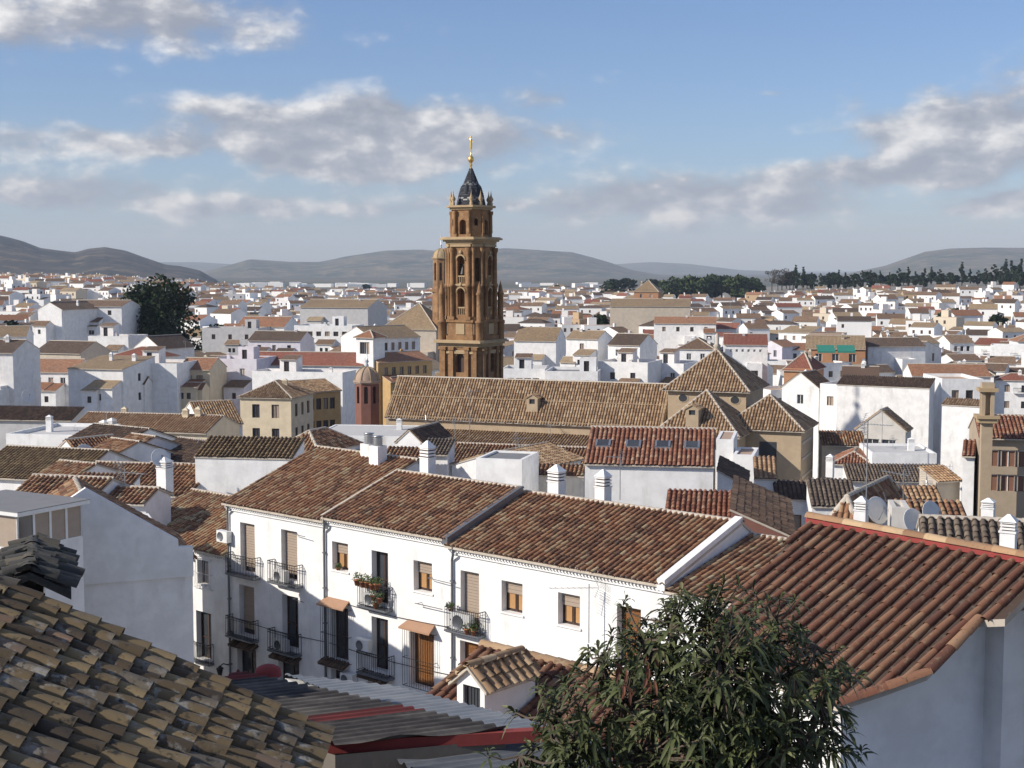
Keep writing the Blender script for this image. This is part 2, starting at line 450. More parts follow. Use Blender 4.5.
def window(h, sf, x0, x1, za, zb, kind='glass', depth=.2, frame='dwood', near=True, name=None):
    """joinery standing at the back of an opening: frame, bars and panes"""
    nm = name or ('door' if kind in ('door', 'balcony') else 'window')
    w = zb - za; fw = .06 if near else .08
    y0, y1 = depth - .06, depth + .02
    f = MB()
    F = lambda a, b, c, d, yy0=y0, yy1=y1: f.box(sf, a, b, yy0, yy1, c, d)
    if not near:
        f.poly([sf.p(x0, depth - .01, za), sf.p(x1, depth - .01, za), sf.p(x1, depth - .01, zb), sf.p(x0, depth - .01, zb)], 1)
        F(x0, x0 + fw, za, zb); F(x1 - fw, x1, za, zb); F(x0 + fw, x1 - fw, zb - fw, zb)
        F((x0 + x1) / 2 - .03, (x0 + x1) / 2 + .03, za, zb - fw)
        return f.build(nm, [MAT[frame], MAT['glass'] if kind in ('glass', 'balcony') else MAT['shut'] if kind == 'shut' else MAT['rust'] if kind == 'shut2' else MAT['dwood']], h)
    F(x0, x0 + fw, za, zb); F(x1 - fw, x1, za, zb); F(x0 + fw, x1 - fw, zb - fw, zb); F(x0 + fw, x1 - fw, za, za + fw)
    xm = (x0 + x1) / 2
    if kind != 'panel': F(xm - .04, xm + .04, za + fw, zb - fw)
    if kind == 'glass': F(x0 + fw, x1 - fw, za + w * .42, za + w * .42 + .05)
    o = f.build(nm, MAT[frame], h)
    g = MB()
    gy = depth - .02
    if kind == 'panel':
        for a in (0, 1):
            g.box(sf, x0 + fw, x1 - fw, gy - .015, gy + .01, za + fw, zb - fw, 0)
        g.build('door_leaf', MAT['wood2'], o)
        return o
    for a, b in ((x0 + fw, xm - .04), (xm + .04, x1 - fw)):
        g.poly([sf.p(a, gy, za + fw), sf.p(b, gy, za + fw), sf.p(b, gy, zb - fw), sf.p(a, gy, zb - fw)])
    g.build('pane', MAT['glass'], o)
    if kind in ('shut', 'balcony', 'half'):
        s = MB(); k = {'shut': .5, 'balcony': .22, 'half': .62}[kind]
        if kind == 'balcony' and zb - za > 1.9: k = .12
        if kind == 'half': 
            q = MB()
            for a, b in ((x0 + fw, xm - .04), (xm + .04, x1 - fw)): q.box(sf, a + .05, b - .05, gy - .03, gy - .004, za + fw + .04, zb - w * .4)
            q.build('inner_shutter', MAT['amber'], o)
        n = max(3, int((zb - za) * (1 - k) / .12)); zt = zb - fw; st = (zb - za) * (1 - k) / n
        for i in range(n):
            s.box(sf, x0 + fw - .01, x1 - fw + .01, gy - .085, gy - .065 + .01 * (i % 2), zt - (i + 1) * st + .012, zt - i * st)
        s.build('roller_shutter', MAT['shut'], o)
    return o

def sill(h, sf, x0, x1, za, m='white'):
    b = MB(); b.box(sf, x0 - .08, x1 + .08, -.06, .12, za - .07, za + .006)
    b.build('window_sill', MAT[m], h)

def railing(h, sf, x0, x1, zf, dep=.5, hgt=.95, slab=True, name='balcony'):
    b = MB(); b.box(sf, x0, x1, -dep, -.003, zf - .07, zf)
    b.box(sf, x0 + .04, x1 - .04, -dep + .05, -.004, zf - .11, zf - .072)
    o = b.build(name, MAT['pipe'], h)
    r = MB(); t = .013
    pts = [(x0 + .03, -.02), (x0 + .03, -dep + .03), (x1 - .03, -dep + .03), (x1 - .03, -.02)]
    for (xa, ya), (xb, yb) in zip(pts[:-1], pts[1:]):
        for z, w in ((zf + hgt, .022), (zf + .08, .014), (zf + hgt - .12, .012)):
            r.bar(sf.p(xa, ya, z), sf.p(xb, yb, z), w, n=4)
        L = math.hypot(xb - xa, yb - ya); n = max(2, int(L / .115))
        for i in range(n + 1):
            q = i / n; x = xa + (xb - xa) * q; y = ya + (yb - ya) * q
            r.bar(sf.p(x, y, zf), sf.p(x, y, zf + hgt), t, n=4, cap=False)
    r.build('railing', MAT['iron'], o)
    return o

def cage(h, sf, x0, x1, za, zb, dep=.12, m='iron'):
    r = MB()
    n = max(3, int((x1 - x0) / .13))
    for i in range(n + 1):
        x = x0 + (x1 - x0) * i / n
        r.bar(sf.p(x, -dep, za), sf.p(x, -dep, zb), .012, n=4, cap=False)
    for z in (za, (za + zb) / 2, zb):
        r.bar(sf.p(x0, -dep, z), sf.p(x1, -dep, z), .014, n=4)
        for x in (x0, x1): r.bar(sf.p(x, -dep, z), sf.p(x, 0, z), .014, n=4)
    return r.build('window_grille', MAT[m], h)

# ------------------------------------------------------------------ tiled roofs
def slope(mb, poly, pitch=.25, expo=.3, lod=2, thick=.1, rad=None, seg=4, jit=1.0, chan=False, lift=.035, tile_m=0, base_m=1, rv=None, pan_shade_m=None, hf=.82):
    """a roof plane: poly[0] -> poly[1] is the eave seen from outside, left to right"""
    poly = [Vector(p) for p in poly]
    p0 = poly[0]; e = (poly[1] - p0).normalized()
    n = e.cross(poly[-1] - p0)
    if n.length < 1e-6: n = e.cross(poly[2] - p0)
    n.normalize(); s = n.cross(e)
    q = [((p - p0).dot(e), (p - p0).dot(s)) for p in poly]
    dn = Vector((0, 0, -thick))
    rv = rng.random() if rv is None else rv
    if lod <= 1:
        mb.poly(poly, tile_m, rv, [(a, b) for a, b in q])
    else:
        mb.poly(poly, (tile_m if not chan else base_m) if pan_shade_m is None else pan_shade_m, .08, [(a, b) for a, b in q])  # low tone on the pan darkens the channels, standing in for their shade
    N = len(poly)
    mb.poly([p + dn for p in poly][::-1], base_m)
    for i in range(N):
        a, b = poly[i], poly[(i + 1) % N]
        mb.poly([a + dn, b + dn, b, a], base_m)
    if lod <= 1: return
    rad = rad or pitch * .40
    us = [a for a, b in q]; u0, u1 = min(us), max(us)
    nc = max(1, int(round((u1 - u0) / pitch))); pt = (u1 - u0) / nc
    T = []
    for c in range(nc):
        u = u0 + pt * (c + .5)
        cr = []
        for i in range(N):
            (ua, va), (ub, vb) = q[i], q[(i + 1) % N]
            if (ua - u) * (ub - u) <= 0 and ua != ub:
                cr.append(va + (vb - va) * (u - ua) / (ub - ua))
        if len(cr) < 2: continue
        v0, v1 = min(cr), max(cr)
        if v1 - v0 < .12: continue
        if lod == 2:
            ex = expo * 3
        else: ex = expo
        st = v0 - .07 + (rng.random() * .05 if jit else 0)
        k = max(1, int(math.ceil((v1 - st) / ex)))
        for i in range(k):
            va = st + i * ex; vb = min(va + ex * 1.22, v1 + .02)
            if vb - va > .05: T.append((u, va, vb))
    if not T: return
    T = np.array(T); M = len(T)
    J = jit
    du = rng.normal(0, .006 * J, M); tw = rng.normal(0, .012 * J, M); dl = np.abs(rng.normal(0, .008 * J, M)); dv = rng.normal(0, .012 * J, M)
    ang = np.linspace(0, math.pi, seg + 1)
    E = np.array(e); S = np.array(s); NN = np.array(n); O = np.array(p0)
    def shell(Tm, uoff, sign, rr, base, rvals, m):
        m2 = len(Tm)
        V = np.zeros((m2, 2, seg + 1, 3))
        for end in (0, 1):
            r = rr * (1.0 if (end == 0) == (sign > 0) else .8)
            v = Tm[:, 1 + end] + dv
            uu = Tm[:, 0] + uoff + du + tw * (1 if end else -1)
            nn = base + dl + (lift if end == 0 else .006) * (1 if sign > 0 else .6)
            for a in range(seg + 1):
                U = uu - r * math.cos(ang[a]); H = nn + sign * r * hf * math.sin(ang[a])
                V[:, end, a] = O + U[:, None] * E + v[:, None] * S + H[:, None] * NN
        idx = np.arange(m2 * 2 * (seg + 1)).reshape(m2, 2, seg + 1)
        F = np.stack([idx[:, 0, :-1], idx[:, 0, 1:], idx[:, 1, 1:], idx[:, 1, :-1]], -1).reshape(-1, 4)
        mb.bulk(V.reshape(-1, 3), F, np.repeat(rvals, seg), m, smooth=True)
    r1 = np.clip(rng.beta(1.3, 1.3, M) * .85 + rv * .15, 0, 1)
    shell(T, 0, 1, rad, 0.0, r1, tile_m)
    if chan:
        T2 = T.copy(); T2[:, 1] += expo * .5
        T2[:, 2] = np.minimum(T2[:, 2] + expo * .5, T2[:, 2] + .02)
        shell(T2, pt / 2, -1, rad * .95, rad * .62, np.clip(rng.beta(2, 2, M) * .7, 0, 1), tile_m)

def ridge(mb, a, b, r=.11, m=2, n=5, step=.4, lift=0.0, rv=None):
    """row of half round cap tiles bedded in mortar"""
    a = Vector(a); b = Vector(b); d = b - a; L = d.length
    if L < .1: return
    k = max(1, int(L / step)); d /= L
    e = d.cross(Vector((0, 0, 1))).normalized(); f = e.cross(d)
    for i in range(k):
        V = []
        for q, rr in ((0, r), (1, r * .86)):
            c = a + d * (L * (i + q * 1.08) / k) + f * lift
            for j in range(n + 1):
                an = math.pi * j / n
                V.append(tuple(c + e * (-rr * 1.1 * math.cos(an)) + f * (rr * math.sin(an) - .05)))
        mb.bulk(V, [[j, j + 1, n + 2 + j, n + 1 + j] for j in range(n)], rng.random() if rv is None else rv, m, smooth=True)

def chimney(mb, fr, x, y, z0, h, w=.5, d=.4, m=0, cap=1, slits=3, capm=None):
    """rendered stack with slotted head and little pyramid cap"""
    capm = m if capm is None else capm
    mb.box(fr, x - w / 2, x + w / 2, y - d / 2, y + d / 2, z0, z0 + h * .70, m)
    b = z0 + h * .70; t = h * .17 / slits
    mb.box(fr, x - w / 2 - .03, x + w / 2 + .03, y - d / 2 - .03, y + d / 2 + .03, b, b + .05, m); b += .05
    for i in range(slits):
        mb.box(fr, x - w / 2 + .05, x + w / 2 - .05, y - d / 2 + .05, y + d / 2 - .05, b, b + t * .4, cap + 0)
        mb.box(fr, x - w / 2, x + w / 2, y - d / 2, y + d / 2, b + t * .4, b + t, m); b += t
    pts = [fr.p(x + sx * (w / 2 + .04), y + sy * (d / 2 + .04), 0) for sx, sy in ((-1, -1), (1, -1), (1, 1), (-1, 1))]
    pts = [(p.x, p.y) for p in pts]; zz = fr.o.z + b
    top = [fr.p(x + sx * .04, y + sy * .04, 0) for sx, sy in ((-1, -1), (1, -1), (1, 1), (-1, 1))]
    mb.frustum(pts, zz, [(p.x, p.y) for p in top], zz + h * .12, capm)

# ------------------------------------------------------------------ a house
HOUSES = []        # (centre x, centre y, radius) of everything already standing
SPANS = []
def locate(pxL, pyE, H, Y=None):
    """where a house of eave height H stands whose near left eave corner shows at that pixel"""
    if Y is None:
        Y = 300.0
        for _ in range(30):
            d = pix_dir(pxL, pyE); x = d.x / d.y * Y
            zr = ground(x, Y) + H - CZ
            Y = .5 * Y + .5 * max(20, min(4000, zr / (d.z / d.y)))
    return P(pxL, pyE, Y)
def span(o, th, pxR):
    """length along direction th so that the far end shows at column pxR"""
    k = (pxR - 512) / FPX; c, s = math.cos(th), math.sin(th)
    return (k * o.y - o.x) / (c - k * s)

def house(name, label, fr, L, W, H, roof='gx', rise=1.5, wm='white', tm='f_brown', ops=None, lod=1, group=None, cat='house',
          over=.3, pitch=.25, chim=(), near=False, base_ext=3.0, rd=.5, capm='mortar', reg=True, parapet=.5, tiles=None, wkind='glass', frame='dwood', cornice=False, split=False, into=None, pn='', dep=.2):
    """ops: {'f','r','b','l': [(x0,x1,za,zb,kind)]} in metres from the left end of that wall"""
    h = into or thing(name, label, cat, fr.o, group)
    ops = ops or {}
    mb = MB()
    sub = {'f': (fr.sub(0, 0, 0), L), 'r': (fr.sub(L, 0, 0, math.pi / 2), W), 'b': (fr.sub(L, W, 0, math.pi), L), 'l': (fr.sub(0, W, 0, -math.pi / 2), W)}
    Hf = H if roof != 'shedf' else H + rise
    for k, (sf, ln) in sub.items():
        hh = H
        if roof == 'shed' and k == 'b': hh = H + rise
        if roof == 'shedf' and k == 'f': hh = H + rise
        if roof == 'flat': hh = H + parapet
        wall(mb, sf, ln, -base_ext, hh, [o[:4] for o in ops.get(k, ())], dep)
        if roof == 'gx' and k in 'lr':
            a = rd if k == 'r' else 1 - rd
            mb.poly([sf.p(0, 0, H), sf.p(ln, 0, H), sf.p(ln * a, 0, H + rise)])
        if roof == 'gy' and k in 'fb':
            mb.poly([sf.p(0, 0, H), sf.p(ln, 0, H), sf.p(ln / 2, 0, H + rise)])
        if roof in ('shed', 'shedf') and k in 'lr':
            up = 'r' if roof == 'shed' else 'l'
            mb.poly([sf.p(0, 0, H), sf.p(ln, 0, H), sf.p(ln if k == up else 0, 0, H + rise)])
    if roof == 'flat':
        t = .2
        mb.box(fr, t, L - t, t, t + .002, H - .3, H + parapet)   # inner faces of the parapet
        mb.box(fr, t, L - t, W - t - .002, W - t, H - .3, H + parapet)
        mb.box(fr, t, t + .002, t + .003, W - t - .003, H - .3, H + parapet)
        mb.box(fr, L - t - .002, L - t, t + .003, W - t - .003, H - .3, H + parapet)
        zt = H + parapet
        for a, b, c, d in ((0, L, 0, t), (0, L, W - t, W), (0, t, t, W - t), (L - t, L, t, W - t)):
            mb.poly([fr.p(a, c, zt), fr.p(b, c, zt), fr.p(b, d, zt), fr.p(a, d, zt)])
    if cornice:
        for sf, ln in (sub['f'],):
            mb.box(sf, 0, ln, -.10, -.002, H - .46, H - .34); mb.box(sf, 0, ln, -.24, -.003, H - .20, H - .06)
            n = int(ln / .16)
            for i in range(n):
                mb.box(sf, i * ln / n + .03, i * ln / n + .105, -.2, -.003, H - .338, H - .202)
    mb.build(pn + 'wall', [MAT[wm]], h)
    # roof
    rb = MB(); o = over; c = lambda x, y, z: fr.p(x, y, z)
    kw = dict(lod=lod, pitch=pitch)
    if tiles: kw.update(tiles)
    zf = lambda dist, k: H - o * k      # eave drop of the overhang
    e = .06
    if roof == 'gx':
        Wf = W * rd; k1 = rise / Wf; k2 = rise / (W - Wf)
        slope(rb, [c(-e, -o, H - o * k1), c(L + e, -o, H - o * k1), c(L + e, Wf, H + rise), c(-e, Wf, H + rise)], **kw)
        slope(rb, [c(L + e, W + o, H - o * k2), c(-e, W + o, H - o * k2), c(-e, Wf, H + rise), c(L + e, Wf, H + rise)], **dict(kw, lod=min(lod, 1) if split else lod))
        ridge(rb, c(-e, Wf, H + rise + .03), c(L + e, Wf, H + rise + .03), r=.13)
    elif roof == 'gy':
        k1 = rise / (L / 2)
        slope(rb, [c(-o, W + e, H - o * k1), c(-o, -e, H - o * k1), c(L / 2, -e, H + rise), c(L / 2, W + e, H + rise)], **kw)
        slope(rb, [c(L + o, -e, H - o * k1), c(L + o, W + e, H - o * k1), c(L / 2, W + e, H + rise), c(L / 2, -e, H + rise)], **kw)
        ridge(rb, c(L / 2, -e, H + rise + .03), c(L / 2, W + e, H + rise + .03), r=.13)
    elif roof in ('hip', 'pyr'):
        ins = min(L, W) / 2; k1 = rise / ins; z = H - o * k1
        A, B, C_, D = c(-o, -o, z), c(L + o, -o, z), c(L + o, W + o, z), c(-o, W + o, z)
        if L >= W: r1, r2 = c(ins, W / 2, H + rise), c(max(ins + .01, L - ins), W / 2, H + rise)
        else: r1, r2 = c(L / 2, ins, H + rise), c(L / 2, W - ins, H + rise)
        if roof == 'pyr': r1 = r2 = c(L / 2, W / 2, H + rise)
        if roof == 'pyr' or (r1 - r2).length < .05:
            for a, b in ((A, B), (B, C_), (C_, D), (D, A)): slope(rb, [a, b, r1], **kw)
        elif L >= W:
            slope(rb, [A, B, r2, r1], **kw); slope(rb, [B, C_, r2], **kw); slope(rb, [C_, D, r1, r2], **kw); slope(rb, [D, A, r1], **kw)
        else:
            slope(rb, [A, B, r1], **kw); slope(rb, [B, C_, r2, r1], **kw); slope(rb, [C_, D, r2], **kw); slope(rb, [D, A, r1, r2], **kw)
        up = Vector((0, 0, .03))
        for a, b in ((A, r1), (B, r2 if L >= W else r1), (C_, r2), (D, r1 if L >= W else r2), (r1, r2)): ridge(rb, a + up, b + up, r=.13)
    elif roof == 'shed':
        k1 = rise / W
        slope(rb, [c(-e, -o, H - o * k1), c(L + e, -o, H - o * k1), c(L + e, W + .05, H + rise), c(-e, W + .05, H + rise)], **kw)
    elif roof == 'shedf':
        k1 = rise / W
        slope(rb, [c(L + e, W + o, H - o * k1), c(-e, W + o, H - o * k1), c(-e, -.05, H + rise), c(L + e, -.05, H + rise)], **kw)
    if roof == 'flat':
        rb.poly([fr.p(.2, .2, H), fr.p(L - .2, .2, H), fr.p(L - .2, W - .2, H), fr.p(.2, W - .2, H)], 0)
        ro = rb.build('roof_terrace', [MAT[tm if tm in ('terrace', 'slab', 'slabw') else 'terrace']], h)
    else:
        ro = rb.build(pn + 'roof', [MAT[tm], MAT['mortar'], MAT[capm]], h)
    for q in chim:
        cb = MB(); x, y, hh = q[:3]
        if roof == 'flat': zb = H
        else: zb = H - .2
        chimney(cb, fr, x, y, zb, hh + .2 + (rise * .7 if roof != 'flat' else 0), w=q[3] if len(q) > 3 else .6)
        cb.build('chimney', [MAT[wm if wm != 'brick' else 'beige'], MAT['dwood']], ro)
    for k, lst in ops.items():
        sf, ln = sub[k]
        for q in lst:
            if q[0] <= .02 or q[1] >= ln - .02: continue
            window(h, sf, q[0], q[1], max(q[2], -base_ext), q[3], q[4] if len(q) > 4 else wkind, dep, frame, near)
    if reg:
        ctr = fr.p(L / 2, W / 2, 0); HOUSES.append((ctr.x, ctr.y, max(L, W) * .5, min(L, W) * .5))
    h['_f'] = 0; del h['_f']
    return h, sub, ro

def grid_ops(L, H, rows, cols, w=.9, hh=1.2, door=False, kind='glass', marg=.8, z0=None, storey=3.0):
    out = []
    for r in range(rows):
        zb = (z0 if z0 is not None else H - 1.0) - r * storey
        for c in range(cols):
            x = marg + (L - 2 * marg) * (c + .5) / cols
            if x - w / 2 > .1 and x + w / 2 < L - .1 and zb - hh > -1.5:
                out.append((x - w / 2, x + w / 2, zb - hh, zb, kind))
    return out

# ------------------------------------------------------------------ small furniture of the roofs and facades
def ac_unit(sf, x, z, y, label, w=.8, h=.55, d=.3, group='air conditioners on the street facade'):
    t = thing('air_conditioner', label, 'air conditioner', sf.p(x, y, z), group)
    b = MB(); b.box(sf, x - w / 2, x + w / 2, y - d, y, z, z + h); b.build('casing', MAT['acw'], t)
    g = MB(); c = sf.p(x - w * .14, y - d - .012, z + h / 2)
    g.lathe(c, [(.0, 0), (h * .38, 0), (h * .40, .012)], 14, axis=sf.n * -1)
    g.build('fan_grille', MAT['pipe'], t)
    k = MB()
    for q in (-.3, .3): k.box(sf, x + q - .02, x + q + .02, y - d, y + .02, z - .04, z - .002)
    k.build('bracket', MAT['iron'], t)
    return t
def dish(p, aim, r, label, mast=.6, group='satellite dishes on the rooftops'):
    """parabolic dish on a short mast: p is the foot, aim the direction it looks"""
    t = thing('satellite_dish', label, 'satellite dish', p, group)
    p = Vector(p); aim = Vector(aim).normalized(); c = p + Vector((0, 0, mast))
    m = MB(); m.bar(p, c - aim * .08, .025, n=6); m.build('mast', MAT['pipe'], t)
    b = MB(); dp = r * .28
    b.lathe(c, [(0.001, 0), (r * .35, dp * .12), (r * .7, dp * .49), (r, dp), (r * 1.02, dp - .01), (r * .7, dp * .49 - .03), (.001, -.03)], 20, axis=aim)
    b.build('reflector', MAT['dish'], t)
    a = MB(); f = c + aim * r * .95
    a.bar(c - Vector((0, 0, r * .85)) + aim * dp, f, .015, n=5); a.box(Frame(f, 0), -.05, .05, -.05, .05, -.04, .06)
    a.build('feed_arm', MAT['pipe'], t)
    return t
def antenna(p, h, label, aim=(1, 0, 0), n=9, ln=1.3, group='television aerials', reflect=True):
    t = thing('television_aerial', label, 'aerial', p, group)
    p = Vector(p); aim = Vector(aim).normalized(); s = aim.cross(Vector((0, 0, 1)))
    m = MB(); m.bar(p, p + Vector((0, 0, h)), .02, n=6); m.build('mast', MAT['metal'], t)
    b = MB(); c = p + Vector((0, 0, h - .15))
    b.bar(c - aim * ln * .2, c + aim * ln * .8, .012, n=4)
    for i in range(n):
        q = c + aim * (ln * (-.05 + .83 * i / (n - 1))); w = .22 - .06 * i / n
        b.bar(q - s * w, q + s * w, .006, n=4)
    if reflect:
        for sg in (-1, 1):
            for k in range(5):
                q = c - aim * (.2 * ln - .02 - k * .0) + Vector((0, 0, sg * (.06 + .07 * k))) - aim * (.0 if k == 0 else -.03 * k)
                b.bar(q - s * .24, q + s * .24, .006, n=4)
            b.bar(c - aim * .2 * ln, c - aim * (.2 * ln - .15) + Vector((0, 0, sg * .36)), .008, n=4)
    b.build('yagi_elements', MAT['metal'], t)
    return t
def plant_pot(p, r, label, kind=0, group='flower pots on the balconies'):
    t = thing('potted_plant', label, 'potted plant', p, group)
    b = MB(); b.lathe(p, [(.001, 0), (r * .7, 0), (r, r * 1.5), (r * 1.1, r * 1.5), (r * 1.1, r * 1.7), (r * .9, r * 1.7), (.001, r * 1.55)], 10); b.build('pot', MAT['clay'], t)
    l = MB(); N = 90; c = Vector(p) + Vector((0, 0, r * 2.4))
    for i in range(N):
        d = Vector(rng.normal(0, 1, 3)); d.normalize(); q = c + Vector((d.x * r * 1.7, d.y * r * 1.7, d.z * r * 1.6)) * (rng.random() ** .4)
        a = Vector(rng.normal(0, 1, 3)).normalized() * .055; bb = Vector(rng.normal(0, 1, 3)).normalized() * .03
        l.poly([q - a, q + bb, q + a, q - bb], 0, rng.random())
    l.build('leaves', MAT['leaf'], t)
    return t
# ------------------------------------------------------------------ ground, plain, hills
def m_ground():
    m, t, b = new_mat('town_and_fields'); pos = geo_pos(t)
    sep = t.n('ShaderNodeSeparateXYZ'); t.l.new(pos, sep.inputs[0])
    v = t.n('ShaderNodeTexVoronoi'); t.put(v.inputs['Vector'], t.comb(t.math('MULTIPLY', sep.outputs[0], .0022), t.math('MULTIPLY', sep.outputs[1], .0011), 0.0)); v.inputs['Scale'].default_value = 1
    vs = t.n('ShaderNodeSeparateColor'); t.l.new(v.outputs['Color'], vs.inputs[0])
    field = t.ramp(vs.outputs[0], [(0, (.05, .065, .035)), (.3, (.085, .09, .05)), (.55, (.16, .13, .08)), (.8, (.11, .085, .055)), (1, (.06, .07, .04))])
    field = t.mix(t.noise(pos, .01, 4), field, (.09, .085, .06))
    town = t.mix(t.noise(pos, .15, 4), (.16, .15, .135), (.26, .24, .21))
    t.l.new(t.mix(t.sstep(sep.outputs[1], 1900, 2500), town, field), b.inputs['Base Color'])
    b.inputs['Roughness'].default_value = .95
    return m
def m_hill(name, a, b_, c):
    m, t, b = new_mat(name); pos = geo_pos(t)
    n1 = t.noise(pos, .0035, 7, .68); n2 = t.noise(pos, .012, 6, .7)
    col = t.mix(t.sstep(n1, .38, .62), a, b_)
    col = t.mix(t.math('MULTIPLY', t.sstep(n2, .48, .62), .7), col, c)
    t.l.new(col, b.inputs['Base Color']); b.inputs['Roughness'].default_value = .95
    bump(t, b, n2, .8, 12)
    return m

def build_ground():
    ys = [-260, -120, -40, -5] + list(np.linspace(0, 60, 13))[0:] + list(np.geomspace(70, 52000, 70))
    As = np.linspace(-1.1, 1.1, 71)
    V = []; F = []
    for y in ys:
        for a in As:
            x = a * (max(y, 0) + 160) * .9
            V.append((x, y, ground(x, y)))
    n = len(As)
    for i in range(len(ys) - 1):
        for j in range(n - 1):
            F.append([i * n + j, i * n + j + 1, (i + 1) * n + j + 1, (i + 1) * n + j])
    mb = MB(); mb.bulk(V, F, .5, 0, smooth=True)
    tag(mb.build('ground', m_ground()), kind='structure')
build_ground()

def hill(name, prof, D, depth, mat_, seed, base=-40, rough=.06, back=1.0):
    """a range of hills: crest heights by bearing, rounded in section, gullied by noise"""
    from mathutils import noise as mn
    pxs = [p[0] for p in prof]; pys = [p[1] for p in prof]
    na = 150; nd = 26
    V = []; F = []
    for i in range(na + 1):
        px = pxs[0] + (pxs[-1] - pxs[0]) * i / na
        py = float(np.interp(px, pxs, pys))
        crest = P(px, py, D)
        top = crest.z - CZ - base
        k = crest.x / D
        for j in range(nd + 1):
            q = j / nd; s = (q - .5) * 2
            y = D + s * depth
            sh = max(0, 1 - abs(s) ** 1.6) if s < 0 else max(0, 1 - s ** 2)
            nz = mn.fractal(Vector((k * D * .0012 * 4000 / D, y * .0012 * 4000 / D, seed)), 1.0, 2.0, 5)
            h = top * sh * (1 + (nz * rough * 4) * (1 - sh * .8)) + nz * rough * top * .25
            V.append((k * y if s > 0 else k * D + (k * y - k * D) * 1.0, y, CZ + base + max(-20, h)))
    n = nd + 1
    for i in range(na):
        for j in range(nd):
            F.append([i * n + j, (i + 1) * n + j, (i + 1) * n + j + 1, i * n + j + 1])
    mb = MB(); mb.bulk(V, F, .5, 0, smooth=True)
    return tag(mb.build(name, mat_), kind='structure')
HM1 = m_hill('scrub_and_shade_hill', (.016, .02, .018), (.045, .04, .03), (.17, .125, .08))  # dark tones also carry slope shade in this hill's colour
HM2 = m_hill('far_hill', (.04, .055, .035), (.12, .105, .07), (.24, .19, .12))
hill('hills', [(-160, 246), (-90, 236), (-40, 230), (0, 233), (22, 238), (40, 245), (75, 249), (88, 245), (105, 243), (125, 247), (150, 257), (165, 263), (180, 265), (200, 270), (216, 280), (226, 290)], 4200, 1300, HM1, 1.3, rough=.11)
hill('hills', [(110, 285), (150, 275), (200, 273), (225, 266), (250, 259), (262, 260), (290, 262), (320, 262), (345, 257), (385, 251), (420, 250), (450, 252), (480, 251), (505, 249), (545, 251), (572, 252), (592, 257), (612, 263), (632, 270), (660, 275), (720, 278), (760, 286)], 8500, 1700, HM2, 3.1, rough=.085)
hill('hills', [(120, 272), (160, 262), (200, 262), (260, 266), (420, 270), (560, 268), (620, 264), (650, 262), (690, 264), (740, 270), (800, 272), (840, 276)], 15000, 2500, HM2, 5.1, rough=.03)
hill('hills', [(790, 288), (830, 278), (860, 271), (885, 266), (905, 259), (925, 252), (950, 249), (985, 248), (1024, 248), (1080, 246), (1160, 252), (1240, 262)], 8000, 1500, HM2, 8.4, rough=.03)
# ------------------------------------------------------------------ the white terrace along the street
def m_leaf(name, stops, rough=.5, spec=.4, trans=.0):
    m, t, b = new_mat(name)
    t.l.new(t.ramp(attr_rnd(t), stops), b.inputs['Base Color']); b.inputs['Roughness'].default_value = rough
    b.inputs['Specular IOR Level'].default_value = spec
    return m
MAT['leaf'] = m_leaf('small_leaf', [(0, (.03, .06, .018)), (.6, (.06, .11, .03)), (1, (.13, .17, .05))])

EZ = -11.1
E0 = Pz(222, 503, EZ); E3 = Pz(665, 583, EZ)
TH = math.atan2(E3.y - E0.y, E3.x - E0.x)
RU = Vector((math.cos(TH), math.sin(TH), 0)); RN = Vector((-math.sin(TH), math.cos(TH), 0))
OV = .32
def on_plane(px, py, o, n):
    d = pix_dir(px, py); oo = Vector((o.x, o.y, 0)); k = oo.dot(n) / (d.x * n.x + d.y * n.y)
    return Vector((d.x * k, d.y * k, CZ + d.z * k))
def across(E, u, n, px, py):
    """where the ray through a pixel meets the vertical plane through E along n: distance back, height over E"""
    d = pix_dir(px, py); k = (E.x * u.x + E.y * u.y) / (d.x * u.x + d.y * u.y)
    p = Vector((d.x * k, d.y * k, CZ + d.z * k))
    return (p - E).dot(n), p.z - E.z
class Facade:
    def __init__(s, E, th, H, ov):
        s.n = Vector((-math.sin(th), math.cos(th), 0)); s.u = Vector((math.cos(th), math.sin(th), 0))
        s.o = E + s.n * ov; s.o.z = E.z - H
        s.fr = Frame(s.o, th)
    def at(s, px, py):
        p = on_plane(px, py, s.o, s.n); return (p - s.o).dot(s.u), p.z - s.o.z
    def op(s, pl, pr, pt, pb, kind='glass'):
        x0, z1 = s.at(pl, pt); _, z0 = s.at(pl, pb); x1, _ = s.at(pr, pt)
        return (x0, x1, z0, z1, kind)

def row_house(label, E, L, ridge_px, at_end, ops_px, tm='t_row', Hs=8.9, g=None, **kw):
    """E: left end of the eave line; the ridge is fixed by one pixel over its left or right end"""
    Ee = E + RU * (L if at_end else 0)
    d, rise = g or across(Ee, RU, RN, *ridge_px)
    k1 = rise / d
    F = Facade(E, TH, Hs, OV)
    ops = [F.op(*o) for o in ops_px]
    W = (d - OV) + 2.4
    h, sub, ro = house('terraced_house', label, F.fr, L, W, Hs + OV * k1, 'gx', rise - OV * k1, 'white', tm, {'f': [o for o in ops]}, lod=3, group='white terraced houses along the street',
                       over=OV, pitch=.26, near=True, rd=(d - OV) / W, cornice=True, split=True, tiles=dict(expo=.36, seg=5, lift=.016, jit=.8, rad=.105, hf=1.0), dep=.36, **kw)
    for o in ops:
        if o[3] - o[2] < 1.7: sill(h, sub['f'][0], o[0], o[1], o[2])
    return h, sub['f'][0], F, ops, ro, (d, rise)

L1 = span(E0, TH, 319.5); E1 = E0 + RU * L1
L12 = span(E0, TH, 444.5); E2 = E0 + RU * L12
L123 = span(E0, TH, 666)
